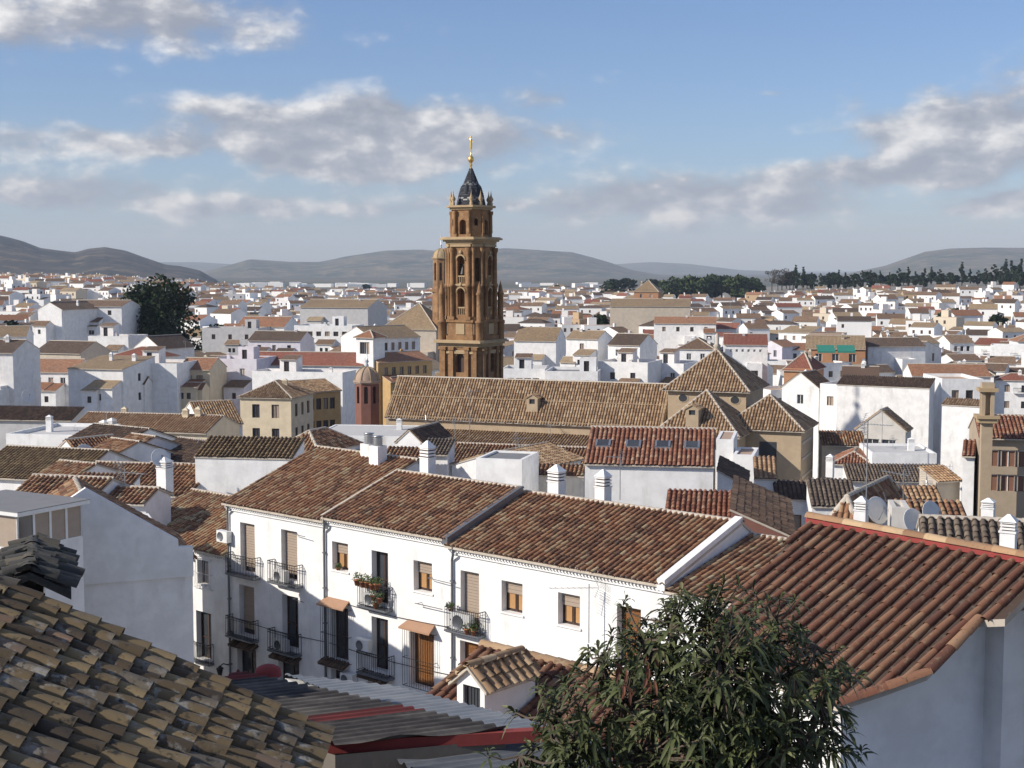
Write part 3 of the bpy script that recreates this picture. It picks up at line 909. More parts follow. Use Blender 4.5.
# each roof lies a little above or below its neighbour's
E1.z += .16; E2.z -= .10
H1, S1, F1, O1, R1_, g1 = row_house('white house with two upper balconies, leftmost of the three tall terraced houses', E0, L1, (317, 447), False,
    [(240, 254.5, 522, 571, 'balcony'), (281, 297, 529, 578, 'balcony'), (239, 254, 584, 633, 'balcony'), (282, 298, 594, 646, 'glass'), (237, 256, 645, 694, 'glass'), (278, 299, 656, 706, 'glass')])
H2, S2, F2, O2, R2_, g2 = row_house('white house with plants on its upper balcony, middle one of the three tall terraced houses', E1, L12 - L1, (521, 488), True,
    [(332, 348, 541, 569, 'half'), (371.5, 388, 550, 602, 'glass'), (413.5, 432, 560, 590, 'half'), (331, 348, 605, 658, 'glass'), (371.5, 388, 616, 668, 'glass'), (410, 434, 629, 684, 'panel'),
     (331, 348, 668, 712, 'glass'), (368, 388, 680, 725, 'glass')])
H3, S3, F3, O3, R3_, g3 = row_house('white house with the widest roof, rightmost of the three tall terraced houses', E2, L123 - L12, (527, 492), False,
    [(460.5, 479, 570, 628, 'balcony'), (501.5, 522.5, 580, 611, 'half'), (558, 580, 592, 624, 'half'), (617, 641, 605, 665, 'panel'), (460, 481, 640, 695, 'panel')])

# party-wall verges, gutters, drainpipes
def verge(h, fr, x, W, rd, H, rise, name, m, w=.16, up=.09, ov=OV):
    b = MB(); Wf = W * rd; k = rise / Wf
    a0 = fr.p(x, -ov - .02, H - ov * k); a1 = fr.p(x, Wf, H + rise)
    u = fr.u * w / 2
    for p, q in ((a0, a1),):
        z = Vector((0, 0, up)); dz = Vector((0, 0, -.2))
        V = [p - u + dz, p + u + dz, q + u + dz, q - u + dz, p - u + z, p + u + z, q + u + z, q - u + z]
        b.bulk([tuple(v) for v in V], [[0, 3, 2, 1], [4, 5, 6, 7], [0, 1, 5, 4], [1, 2, 6, 5], [2, 3, 7, 6], [3, 0, 4, 7]], .5, 0)
    b.build(name, MAT[m], h)
def row_verge(h, F, x, g, name, m, **kw):
    d, rise = g; k1 = rise / d
    verge(h, F.fr, x, d - OV, 1.0, 8.9 + OV * k1, rise - OV * k1, name, m, **kw)
row_verge(H2, F2, .02, g2, 'roof_verge', 'mortar', w=.14, up=.12)
row_verge(H2, F2, L12 - L1 - .02, g2, 'roof_verge', 'pipe', w=.30, up=.10)
row_verge(H3, F3, L123 - L12 - .12, g3, 'roof_verge', 'white', w=.34, up=.20)
def drain(h, sf, x, z0, z1, ov=.3):
    b = MB(); b.tube([sf.p(x + .25, -ov, z1 + .1), sf.p(x + .18, -.22, z1 - .25), sf.p(x, -.09, z1 - .5), sf.p(x, -.09, z0)], .055, n=7)
    for z in np.arange(z0 + 1, z1 - .6, 1.6): b.box(sf, x - .08, x + .08, -.15, -.003, z, z + .05)
    b.build('drainpipe', MAT['pipe'], h)
drain(H1, S1, .12, 0, 8.9); drain(H1, S1, L1 - .12, 0, 8.9); drain(H3, S3, .15, 0, 8.8)
# street plinth line and iron poles on the wall
b = MB()
for x0, z in ((L12 - L1 - 2.2, 4.6),): pass
for px, py, ln in ((297, 533, 1.3), (297, 598, 1.2), (432, 577, 1.9)):
    x, z = (F1 if px < 318 else F2).at(px, py); sf = S1 if px < 318 else S2
    b2 = MB(); b2.bar(sf.p(x, -.25, z), sf.p(x + ln * .75, -.35, z), .018, n=5); b2.bar(sf.p(x, -.25, z), sf.p(x, 0, z), .015, n=5); b2.build('clothes_pole', MAT['pipe'], H1 if px < 318 else H2)
x, z = F2.at(420, 602); b2 = MB(); b2.bar(S2.p(x, -.3, z), S2.p(x + 1.6, -.3, z), .02, n=5); b2.bar(S2.p(x + .1, -.3, z), S2.p(x + .1, 0, z), .015); b2.build('clothes_pole', MAT['pipe'], H2)

for h_, sf_, a_, b_c, z_ in ((H1, S1, .2, L1 - .2, 3.35), (H2, S2, .1, L12 - L1 - .1, 3.2), (H2, S2, .1, L12 - L1 - .1, 5.2)):
    cb = MB(); N = 10
    cb.tube([sf_.p(a_ + (b_c - a_) * i / N, -.05, z_ - .10 * math.sin(math.pi * i / N)) for i in range(N + 1)], .016, n=4); cb.build('cable', MAT['iron'], h_)
# balconies on the three houses (F.at gives metres on the facade)
def bal(h, F, sf, pl, pr, pyf, dep=.48):
    x0, z = F.at(pl, pyf); x1, _ = F.at(pr, pyf)
    railing(h, sf, x0, x1, z, dep); return x0, x1, z
b1 = bal(H1, F1, S1, 233, 261, 571); b2_ = bal(H1, F1, S1, 275, 303, 579)
b3 = bal(H1, F1, S1, 233, 259, 633); b4 = bal(H1, F1, S1, 275, 302, 647)
b5 = bal(H2, F2, S2, 365, 393, 603); b6 = bal(H2, F2, S2, 364, 395, 669); b7 = bal(H3, F3, S3, 452, 486, 627)
for F, sf, h, pl, pr, pt, pb in ((F2, S2, H2, 325, 351, 601, 657), (F2, S2, H2, 407, 437, 624, 683)):
    x0, z1 = F.at(pl, pt); x1, _ = F.at(pr, pt); _, z0 = F.at(pl, pb)
    cage(h, sf, x0, x1, z0, z1 - .15, .28)
    a = MB()     # little tiled hood over the door
    A = [sf.p(x0 - .02, -.5, z1 - .02), sf.p(x1 + .02, -.5, z1 - .02), sf.p(x1 - .12, -.003, z1 + .24), sf.p(x0 + .12, -.003, z1 + .24)]
    slope(a, A, .2, .3, 1, .07, tile_m=0, base_m=0)
    a.build('door_hood', [MAT['awn']], h)
for F, sf, h, pl, pr, pt in ((F2, S2, H2, 325, 349, 661), (F2, S2, H2, 364, 391, 674), (F1, S1, H1, 276, 301, 655), (F1, S1, H1, 235, 258, 643)):
    x0, z1 = F.at(pl, pt); x1, _ = F.at(pr, pt)
    a = MB(); slope(a, [sf.p(x0 - .05, -.4, z1), sf.p(x1 + .05, -.4, z1), sf.p(x1 + .05, -.003, z1 + .2), sf.p(x0 - .05, -.003, z1 + .2)], .2, .3, 2, .06, base_m=0)
    a.build('window_hood', [MAT['t_dark']], h)
ac_unit(S1, F1.at(232, 541)[0] - .35, F1.at(226, 541)[1], -.05, 'white air conditioner high on the wall left of the upper balcony door, leftmost tall house')
ac_unit(S1, b2_[0] + .75, b2_[2] + .02, -.1, 'white air conditioner standing on the upper right balcony of the leftmost tall house')
ac_unit(S1, b4[0] + .8, b4[2] + .02, -.1, 'air conditioner standing in the shade on the lower right balcony of the leftmost tall house')
ac_unit(S2, b5[0] + .75, b5[2] + .06, -.1, 'white air conditioner behind the railing of the plant filled balcony')
ac_unit(S2, b6[0] + .3, b6[2] + .9, -.12, 'white air conditioner beside the shaded lower balcony of the middle terraced house')
ac_unit(S3, b7[0] + .85, b7[2] + .02, -.1, 'large white air conditioner on the balcony under the widest roof', w=1.0, h=.75)
ac_unit(S2, F2.at(352, 680)[0], F2.at(352, 680)[1] - .2, -.05, 'air conditioner low on the shaded wall between two hooded windows')
for i, (q, dx, zz) in enumerate(((0, -.12, .95), (0, .25, .92), (0, .55, .95), (0, .85, .9), (0, 1.15, .95), (0, .9, .35), (0, 1.3, .3), (0, 1.05, .02))):
    plant_pot(S2.p(b5[0] + dx + .1, -.42, b5[2] + zz - (.1 if zz > .5 else 0)), .15 if zz > .5 else .13, 'leafy green plant in a clay pot on the balcony with the most plants', group='plants crowding the middle balcony')
for i, (dx, yy, rr) in enumerate(((.25, -.36, .1), (1.45, -.25, .15), (1.25, -.42, .13), (1.6, -.4, .12))):
    plant_pot(S3.p(b7[0] + dx, yy, b7[2] + (.0 if i != 0 else .78)), rr, 'potted plant on the balcony with the large air conditioner under the widest roof', group='plants on the right balcony')
x, z = F2.at(338, 566)
plant_pot(S2.p(x, .02, z - .25), .1, 'small potted plant on the sill of the upper left window, middle terraced house', group='plant on a window sill')
# wall lantern
x, z = F1.at(229, 655); t = thing('wall_lantern', 'black wall lantern on the shaded facade near the left drainpipe', 'street lamp', S1.p(x, -.03, z))
m = MB(); m.tube([S1.p(x, 0, z - .5), S1.p(x, -.35, z - .35), S1.p(x, -.55, z - .45)], .025); m.build('bracket', MAT['iron'], t)
m = MB(); m.lathe(S1.p(x, -.55, z - .95), [(.08, 0), (.17, .38), (.2, .4), (.05, .52), (.001, .56)], 6, smooth=False); m.build('lamp_housing', MAT['iron'], t)

# yagi aerial in front of the right house (px 600, mast foot hidden by the tree)
x, z = F3.at(598, 640)
antenna(S3.p(x, -.55, z), F3.at(598, 588)[1] - z + .25, 'television aerial with long boom standing against the sunny white wall', aim=(-.8, -.2, .04), ln=1.9, n=8)

# chimneys of the terrace
def row_chimney(h, ro, E, px, py_foot, py_top, w, slits=3, kind='cap'):
    """a stack rising from just behind the ridge"""
    fr = Frame(E, TH)
    return fr
def stack(ro, p, hh, w=.55, d=.5, m='white', slits=3):
    cb = MB(); fr = Frame(p, TH); chimney(cb, fr, 0, 0, -1.0, hh + 1.0, w, d, slits=slits); return cb.build('chimney', [MAT[m], MAT['dwood']], ro)
def ridge_pt(E, g, px, back=.4):
    """point on the back slope of a row roof, seen at column px"""
    d, rise = g; q = E + RN * (d + back); L = span(q, TH, px); p = q + RU * L; p.z = E.z + rise - back * rise / d; return p
for ro, E, g, px, pt, w in ((R3_, E2, g3, 557, 465, .60), (R3_, E2, g3, 604, 470, .50), (R2_, E1, g2, 427, 441, .55)):
    p = ridge_pt(E, g, px); top = on_plane(px, pt, p, RN)
    stack(ro, p, top.z - p.z, w)
# two stacks with ribbed metal cowls at the joint of the first two roofs
for px, pt, w in ((368, 433, .62), (377, 436, .62)):
    p = ridge_pt(E1, g2, px, .5 if px > 370 else 1.1); top = on_plane(px, pt, p, RN); hh = top.z - p.z
    cb = MB(); fr = Frame(p, TH); cb.box(fr, -w / 2, w / 2, -.3, .3, -1, hh * .72, 0)
    o = cb.build('chimney', [MAT['white']], R2_)
    c = MB(); z0 = p.z + hh * .72
    pr = [(w * .34, 0)]
    for i in range(5): pr += [(w * .42, .02 + i * hh * .05), (w * .30, .02 + (i + .5) * hh * .05)]
    pr += [(w * .42, hh * .27), (w * .46, hh * .28), (.001, hh * .30)]
    c.lathe((p.x, p.y, z0), pr, 14); c.build('metal_cowl', MAT['metal'], o)

# House 4: lower roof going on to the right, under the edge of the big foreground roof
E4 = E0 + RU * (L123 + .1); E4.z = CZ + EZ - .30
h4 = row_house('low white house with a short brown roof, between widest roof and red edged roof', E4, 6.5, (752, 535), False, [], Hs=8.4)
# House B: lower house left of the terrace
EB = on_plane(222, 556, E0, RN); EBl = on_plane(120, 540, E0, RN); EBl.z = EB.z
LB = (EB - EBl).dot(RU) - .02
HB, SB, FB, OB, RB, gB = row_house('lower white house at the far left of the street with two small dark openings', EBl, LB, (222, 499), True,
    [(197, 208, 559, 583, 'glass'), (196, 211, 610, 657, 'glass')], Hs=6.9, tm='t_row', g=(4.6, 1.75))
x0, z = FB.at(193, 657); x1, _ = FB.at(214, 657); railing(HB, SB, x0, x1, z, .35)
x0, z1 = FB.at(194.5, 556); x1, _ = FB.at(212, 556); _, z0 = FB.at(195, 586); cage(HB, SB, x0, x1, z0, z1, .12, 'wframe')
for E, L in ((E0, L123), (EBl, LB)): 
    q = E + RU * L / 2 + RN * 4; HOUSES.append((q.x, q.y, L / 2, 5))

# House C: shaded white gable at the left
tc = R(21); pr = P(192, 546, 55.5); uC = Vector((math.cos(tc), math.sin(tc), 0))
LC = 8.1; o = pr - uC * LC; zg = ground(pr.x, pr.y); HC = pr.z - zg; o.z = zg
pk = on_plane(70, 482, o, Vector((-math.sin(tc), math.cos(tc), 0)))
house('townhouse', 'tall white gabled house in shade with a blank wall, behind the lichened foreground roof', Frame(o, tc), LC, 6, HC - .5, 'gy', 2.6, 'white', 't_row', {}, lod=3, over=.12, near=True, pitch=.27)
hCo = [q for q in bpy.data.objects if q.get('label', '').startswith('tall white gabled house in shade')][0]
g = MB(); fc = Frame(o, tc); prf = [(-.02, HC - 1.2), (LC + .02, HC - 1.2), (LC + .02, HC), (LC - .55, HC + .02), (LC - .56, HC + .32), (LC / 2, HC + 2.6), (-.02, HC)]
fr_, bk_ = [fc.p(x, -.16, z) for x, z in prf], [fc.p(x, .14, z) for x, z in prf]
g.poly(fr_); g.poly(bk_[::-1])
for i in range(len(prf)): j = (i + 1) % len(prf); g.poly([fr_[i], fr_[j], bk_[j], bk_[i]][::-1])
g.build('gable_parapet', MAT['white'], hCo)
house('', '', fc.sub(0, 6.02, 0), LC - .3, 6.5, HC - 1.0, 'flat', 0, 'white', 'terrace', {}, into=hCo, pn='added_shade_wing_', reg=False, parapet=.3)  # unseen back wing, added to cast shade on the terrace facade
# sunroom on a lower terrace in front of it
ts = R(-30); pc = P(17, 516, 49); zg = CZ - 19; 
frS = Frame((pc.x, pc.y, zg), ts); frS = frS.sub(-4.2, 0, 0); HS = pc.z - zg
h = thing('rooftop_sunroom', 'glazed sunroom with white frames and grey felt roof at the left edge', 'sunroom', frS.o)
w = MB(); LS, WS = 4.2, 3.0
for sf, ln in ((frS.sub(0, 0, 0), LS), (frS.sub(LS, 0, 0, math.pi / 2), WS), (frS.sub(LS, WS, 0, math.pi), LS), (frS.sub(0, WS, 0, -math.pi / 2), WS)):
    wall(w, sf, ln, -2, HS - 1.25)
w.build('wall', MAT['white2'], h)
for sf, ln, n in ((frS.sub(0, 0, 0), LS, 4), (frS.sub(LS, 0, 0, math.pi / 2), WS, 4), (frS.sub(LS, WS, 0, math.pi), LS, 3), (frS.sub(0, WS, 0, -math.pi / 2), WS, 3)):
    for i in range(n):
        f = MB(); a, b_ = ln * i / n, ln * (i + 1) / n
        for q in ((a, a + .05, HS - 1.25, HS), (b_ - .05, b_, HS - 1.25, HS), (a + .05, b_ - .05, HS - 1.25, HS - 1.19), (a + .05, b_ - .05, HS - .06, HS)):
            f.box(sf, q[0], q[1], 0, .06, q[2], q[3])
        fo = f.build('window', MAT['wframe'], h)
        g = MB(); g.poly([sf.p(a + .05, .03, HS - 1.19), sf.p(b_ - .05, .03, HS - 1.19), sf.p(b_ - .05, .03, HS - .06), sf.p(a + .05, .03, HS - .06)])
        g.build('pane' if i < 3 else 'reflection_pane', MAT['glass'] if i == 0 else MAT['shut'], fo)  # beige on these panes is painted in for what the glazing reflects
r = MB(); r.box(frS, -.15, LS + .2, -.15, WS + .2, HS + .002, HS + .14); r.box(frS, -.16, LS + .21, -.16, WS + .21, HS + .14, HS + .165, 1); r.build('roof', [MAT['wframe'], MAT['slab']], h)
HOUSES.append((pc.x, pc.y, 6, 6)); HOUSES.append((o.x + 6, o.y + 5, 8, 6))

# H: big roof at the right with the red painted ridge
R0 = P(808, 522, 27.0); uH = Vector((.60, -.80, 0)); nH = Vector((-.80, -.60, 0)); sH = .45
nrm = uH.cross(Vector((nH.x, nH.y, -sH))).normalized()
def on_roof(px, py):
    d = pix_dir(px, py); k = (R0 - Vector((0, 0, CZ))).dot(nrm) / d.dot(nrm); return Vector((0, 0, CZ)) + d * k
pix = [(703, 634), (790, 690), (838, 704), (886, 688), (927, 673), (950, 650), (978, 620), (1005, 619), (1032, 592)]
pts = [on_roof(*q) for q in pix]
Rr = R0 + uH * ((pts[-1] - R0).dot(uH) + 3.0)
far = pts[-1] + uH * 3.0
poly = pts + [far, Rr, R0]
hH = thing('townhouse', 'house under the large barrel tiled roof with red painted ridge, lower right', 'house', (pts[2].x, pts[2].y, CZ - 15))
rb = MB()
# reorder so that the first edge lies along the ridge direction (an eave): use a helper point
lowest = min(pts, key=lambda p: (p - R0).dot(uH) * 0 - (p - R0).dot(nH))
e0 = R0 + Vector((nH.x, nH.y, -sH)) * 0.0
def slope2(mb, P0, e, s, poly, **kw):
    pass
def slope_free(mb, poly, e, pitch, expo, seg, chan, base_m, thick=.12):
    """tiles on a plane of free outline, courses running along e"""
    i0 = 0
    p0 = poly[0]
    n = e.cross(Vector((0, 0, 1))); 
    # a long helper eave below the whole outline gives slope() its axes; the outline itself stays
    q = [p0 + e * 1e-3]
    return slope(mb, poly, pitch, expo, 3, thick, seg=seg, chan=chan, base_m=base_m)
# outline starting with a short true eave piece
eav = pts[0] + uH * .3
rb_poly = [pts[0], eav] + [p for p in pts[1:]] + [far, Rr, R0]
slope(rb, rb_poly, .262, .42, 3, .12, seg=7, base_m=1, rad=.076, lift=.012, jit=.45, rv=.5, pan_shade_m=5, hf=1.15)  # umber pan puts the shade between tile rows into colour
ridge(rb, R0 + Vector((0, 0, .16)), Rr + Vector((0, 0, .16)), r=.10, m=3, step=.45)
d = Vector((nH.x, nH.y, -sH)).normalized()
for a, b_ in ((R0, Rr),):       # red painted mortar fillet under the ridge tiles
    V = [a + Vector((0, 0, .13)) + d * .02, b_ + Vector((0, 0, .13)) + d * .02, b_ + d * .09 + Vector((0, 0, .10)), a + d * .09 + Vector((0, 0, .10)), ]
    rb.poly(V[::-1], 4); rb.poly([V[3], V[2], V[2] - Vector((0, 0, .06)), V[3] - Vector((0, 0, .06))][::-1], 4)
# tiles laid along the stepped verge
for a, b_ in zip(pts[1:6], pts[2:7]): ridge(rb, a + Vector((0, 0, .05)), b_ + Vector((0, 0, .05)), r=.10, m=0, step=.38)
# back slope
bk = [Rr, R0]; db = Vector((-nH.x, -nH.y, -sH))
slope(rb, [Rr + db * 4, R0 + db * 4, R0, Rr], .285, .36, 2, .12, base_m=1)
rb.build('roof', [MAT['t_right'], MAT['mortar'], MAT['mortar'], MAT['t_ochre'], MAT['red'], MAT['t_dark']], hH)
wb = MB()
ins = [p - Vector((nH.x, nH.y, 0)) * .0 for p in pts]
w25 = Vector((math.cos(R(26)), math.sin(R(26)), 0)); n25 = Vector((-w25.y, w25.x, 0))
fa = pts[2] - nH * .10 + Vector((.02, .12, 0))
dB = pix_dir(984, 690); kB = (fa.dot(n25)) / (dB.x * n25.x + dB.y * n25.y); fb = Vector((dB.x * kB, dB.y * kB, 0))
def under(p):
    q = p - R0; return Vector((p.x, p.y, R0.z + (q.x * nH.x + q.y * nH.y) * -sH - .0))
foot = [pts[0] + uH * .15 - nH * .25, pts[1] - nH * .25, under(fa), under(fb), under(fb + w25 * 2.5)]
ringp = [Vector((p.x, p.y, p.z - .14)) for p in foot] + [Vector((Rr.x, Rr.y, Rr.z - .2)) + db * 3.8, Vector((R0.x, R0.y, R0.z - .2)) + db * 3.8, Vector((R0.x, R0.y, R0.z - .14)) + uH * .12]
ringp[-3] = ringp[-3] + uH * 0
for i in range(len(ringp)):
    a, b_ = ringp[i], ringp[(i + 1) % len(ringp)]
    zb = CZ - 17
    wb.poly([Vector((a.x, a.y, zb)), Vector((b_.x, b_.y, zb)), b_ + Vector((0, 0, .05)), a + Vector((0, 0, .05))])
wb.build('wall', MAT['white'], hH)
HOUSES.append((R0.x + 3, R0.y - 2, 6, 6))
# taller wall of the next house at the right edge
pw = P(1004, 612, 21.2); fw = Frame((fb.x, fb.y, CZ - 15), R(26)); fw = fw.sub(0, 0, 0); pw = on_plane(1004, 640, fb, Vector((w25.x, w25.y, 0))); fw = Frame((pw.x, pw.y, CZ - 15), R(26)); WH = (fb - pw).dot(n25)
hw = house('townhouse', 'plain white house wall in shade cut by the right edge of the picture', fw, 5, max(.2, WH), on_plane(1004, 614, fb, Vector((w25.x, w25.y, 0))).z - (CZ - 15), 'flat', 0, 'white2', 'terrace', {}, lod=3, over=.1, near=True, parapet=.02)
# ------------------------------------------------------------------ lichened roof in the left foreground
def sloped_axes(hd, ang):
    hd = Vector((hd[0], hd[1], 0)).normalized()
    return hd, Vector((hd.x * math.cos(ang), hd.y * math.cos(ang), -math.sin(ang)))
C0 = P(326, 733, 12.6)
hdD, dD = sloped_axes((.995, .03), R(26))
eD = Vector((.03, -.995, 0)).normalized()          # along the eave, towards the eye
LD, UD = 6.2, 5.2
poly = [C0 + eD * LD, C0, C0 - dD * UD, C0 - dD * UD + eD * LD]
hD = thing('old_house', 'house under the old yellow lichened tile roof in the lower left foreground', 'house', (C0.x, C0.y, CZ - 14))
rb = MB()
slope(rb, poly,   .222, .262, 3, .08, seg=8, jit=1.3, base_m=1, rad=.093, lift=.024, rv=.5, pan_shade_m=3, hf=.92)  # black pan is painted shade in the gaps between tile rows
top = C0 - dD * UD
ridge(rb, top + eD * LD + Vector((0, 0, .06)), top + Vector((0, 0, .06)), r=.13, m=0, step=.36, n=7)
b2 = Vector((-hdD.x, -hdD.y, -.3))
slope(rb, [top + b2 * 4, top + eD * LD + b2 * 4, top + eD * LD, top], .215, .3, 2, .08, base_m=1)
rb.build('roof', [MAT['t_old'], MAT['mortar'], MAT['mortar'], MAT['t_black']], hD)
wb = MB(); ins = .25
q = [C0 - hdD * ins + eD * ins, C0 + eD * LD - hdD * ins, top + eD * LD + b2 * 3.7, top + b2 * 3.7 + eD * ins]
q2 = [(v.x, v.y) for v in q]
for i in range(4):
    a, b_ = q[i], q[(i + 1) % 4]
    if i in (0, 2): wb.poly([Vector((a.x, a.y, CZ - 15)), Vector((b_.x, b_.y, CZ - 15)), b_ - Vector((0, 0, .1)), a - Vector((0, 0, .1))][::-1])
    else:
        tp = top + (eD * LD if i == 1 else eD * ins) - Vector((0, 0, .12))
        wb.poly([Vector((a.x, a.y, CZ - 15)), Vector((b_.x, b_.y, CZ - 15)), b_ - Vector((0, 0, .12)), tp, a - Vector((0, 0, .12))])
wb.build('wall', MAT['soot'], hD)

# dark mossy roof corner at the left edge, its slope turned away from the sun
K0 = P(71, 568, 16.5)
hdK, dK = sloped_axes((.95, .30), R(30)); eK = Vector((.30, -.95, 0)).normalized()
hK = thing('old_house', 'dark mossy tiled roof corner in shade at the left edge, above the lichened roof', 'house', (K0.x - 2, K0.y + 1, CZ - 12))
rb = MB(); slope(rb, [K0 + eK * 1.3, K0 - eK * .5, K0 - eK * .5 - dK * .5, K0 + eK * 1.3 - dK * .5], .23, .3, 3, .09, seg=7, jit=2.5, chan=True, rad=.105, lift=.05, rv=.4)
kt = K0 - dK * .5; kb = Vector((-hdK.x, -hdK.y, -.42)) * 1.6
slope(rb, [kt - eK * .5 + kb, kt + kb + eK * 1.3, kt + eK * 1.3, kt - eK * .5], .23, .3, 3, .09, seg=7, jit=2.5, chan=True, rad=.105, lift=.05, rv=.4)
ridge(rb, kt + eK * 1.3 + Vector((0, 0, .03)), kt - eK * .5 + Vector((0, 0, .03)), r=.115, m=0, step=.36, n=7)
rb.build('roof', [MAT['t_black'], MAT['t_black'], MAT['t_black']], hK)  # underside slot is black as well, painting in the eave's shade
wb = MB(); f = Frame(K0, math.atan2(hdK.y, hdK.x))
q = [K0 - hdK * .3 + eK * 1.1, K0 - hdK * .3 - eK * .4, K0 - hdK * 1.4 - eK * .4, K0 - hdK * 1.4 + eK * 1.1]
for i in range(4):
    a, b_ = q[i], q[(i + 1) % 4]
    za = K0.z - .12 + (0.18 if i in (0, 3) and False else 0)
    h0 = lambda v: K0.z - .05
    wb.poly([Vector((a.x, a.y, CZ - 13)), Vector((b_.x, b_.y, CZ - 13)), Vector((b_.x, b_.y, h0(b_))), Vector((a.x, a.y, h0(a)))])
wb.build('wall', MAT['white2'], hK)

# ------------------------------------------------------------------ corrugated sheet roofs, bottom centre
def corrugated(mb, poly, rd_, pitch, amp, m=0, marks=None, m2=1, thick=.02):
    """sheet with waves running along rd_, clipped to a convex outline; some waves may be painted"""
    poly = [Vector(p) for p in poly]; rd_ = Vector(rd_).normalized()
    n = (poly[1] - poly[0]).cross(poly[-1] - poly[0]).normalized()
    if n.z < 0: n = -n
    rd_ = (rd_ - n * rd_.dot(n)).normalized(); cx = n.cross(rd_)
    q = [((p - poly[0]).dot(rd_), (p - poly[0]).dot(cx)) for p in poly]
    c0, c1 = min(b for a, b in q), max(b for a, b in q)
    st = pitch / 8; N = int((c1 - c0) / st)
    prev = None
    for i in range(N + 1):
        c = c0 + 1e-4 + (c1 - c0 - 2e-4) * i / N; cr = []
        for k in range(len(q)):
            (xa, ya), (xb, yb) = q[k], q[(k + 1) % len(q)]
            if (ya - c) * (yb - c) <= 0 and ya != yb: cr.append(xa + (xb - xa) * (c - ya) / (yb - ya))
        h = amp * max(-.35, math.cos(2 * math.pi * (c - c0) / pitch))
        a = poly[0] + rd_ * min(cr) + cx * c + n * h; b = poly[0] + rd_ * max(cr) + cx * c + n * h
        if prev:
            w = int((c - c0) / pitch)
            mm = m2 if marks and w in marks else m
            mb.poly([prev[0], prev[1], b, a], mm, rnd.random())
            dz = n * thick
            mb.poly([prev[1] - dz, b - dz, b, prev[1]], mm)
        prev = (a, b)
def m_sheet(name, c1, c2, rough=.5, metal=.0):
    m, t, b = new_mat(name); pos = geo_pos(t)
    vm = t.n('ShaderNodeVectorMath', operation='MULTIPLY'); t.put(vm.inputs[0], pos); vm.inputs[1].default_value = (1, 3, 1)
    n = t.noise(vm.outputs[0], 1.2, 5, .65)
    t.l.new(t.mix(t.sstep(n, .35, .7), c1, c2), b.inputs['Base Color']); b.inputs['Roughness'].default_value = rough; b.inputs['Metallic'].default_value = metal
    return m
MAT['sheet_dark'] = m_sheet('weathered_dark_sheet', (.055, .05, .048), (.15, .135, .12), .8)
MAT['sheet_red'] = m_sheet('red_painted_sheet', (.18, .034, .032), (.085, .03, .028), .75)
MAT['sheet_low'] = m_sheet('grey_sheet', (.09, .10, .115), (.15, .16, .17), .6)
MAT['sheet_grey'] = m_sheet('blue_grey_sheet', (.17, .19, .215), (.25, .265, .28), .5)
ZE = -5.0
A_, B_, C_, D_ = Pz(238, 672, ZE), Pz(506, 729, ZE), Pz(335, 744, ZE), Pz(180, 700, ZE)
rdE = Pz(369, 696, ZE) - Pz(273, 707, ZE)
hE = thing('lean_to_shed', 'low shed with dark corrugated sheets streaked with red paint, bottom centre', 'shed', (C_.x, C_.y, CZ - 12))
s = MB(); corrugated(s, [D_, C_, B_, A_], rdE, .13, .04, 0, marks={7, 8, 22, 23, 24, 25}, m2=1)
s.build('sheet_roof', [MAT['sheet_dark'], MAT['sheet_red']], hE)
s = MB(); a = Pz(326, 742, ZE - .05); b_ = Pz(560, 729, ZE - .05); dd = (b_ - a).normalized(); pp = Vector((dd.y, -dd.x, 0))
fe = Frame(a, math.atan2(dd.y, dd.x)); s.box(fe, 0, (b_ - a).length, -.10, .02, -.10, .03)
s.build('painted_edge_beam', MAT['red'], hE)
w = MB()
for p, q in ((D_, C_), (C_, B_), (B_, A_), (A_, D_)):
    w.poly([Vector((p.x, p.y, CZ - 13)), Vector((q.x, q.y, CZ - 13)), q - Vector((0, 0, .12)), p - Vector((0, 0, .12))])
w.build('wall', MAT['soot'], hE)
# smooth red hump at the far corner of the shed roof
s = MB(); a = Pz(268, 671, ZE + .02); s.lathe(a, [(.17, -.06), (.155, .03), (.10, .065), (.05, .08), (.001, .085)], 14); s.build('red_hump', MAT['red'], hE)
# grey sheet roof behind it
ZG = -5.75
Q = [Pz(285, 674, ZG), Pz(390, 716, ZG), Pz(600, 760, ZG), Pz(600, 738, ZG), Pz(395, 686, ZG)]
hG = thing('lean_to_shed', 'shed roofed with pale blue grey ribbed metal sheet beside the street wall', 'shed', (Q[0].x, Q[0].y, CZ - 13))
s = MB(); corrugated(s, [Q[0], Q[1], Q[2], Q[3], Q[4]], rdE, .13, .018); s.build('sheet_roof', MAT['sheet_grey'], hG)
w = MB()
for i in range(5):
    p, q = Q[i], Q[(i + 1) % 5]; w.poly([Vector((p.x, p.y, CZ - 15)), Vector((q.x, q.y, CZ - 15)), q - Vector((0, 0, .06)), p - Vector((0, 0, .06))])
w.build('wall', MAT['grey'], hG)
# lower grey sheet in the very front
ZL = -5.25
Q = [Pz(372, 748, ZL), Pz(470, 800, ZL), Pz(640, 800, ZL), Pz(600, 742, ZL), Pz(505, 741, ZL)]
hL = thing('lean_to_shed', 'grey corrugated lean-to roof below the red painted beam, bottom edge', 'shed', (Q[0].x, Q[0].y, CZ - 12))
s = MB(); corrugated(s, Q, rdE, .15, .03); s.build('sheet_roof', MAT['sheet_low'], hL)
w = MB()
for i in range(5):
    p, q = Q[i], Q[(i + 1) % 5]; w.poly([Vector((p.x, p.y, CZ - 13)), Vector((q.x, q.y, CZ - 13)), q - Vector((0, 0, .08)), p - Vector((0, 0, .08))])
w.build('wall', MAT['soot'], hL)

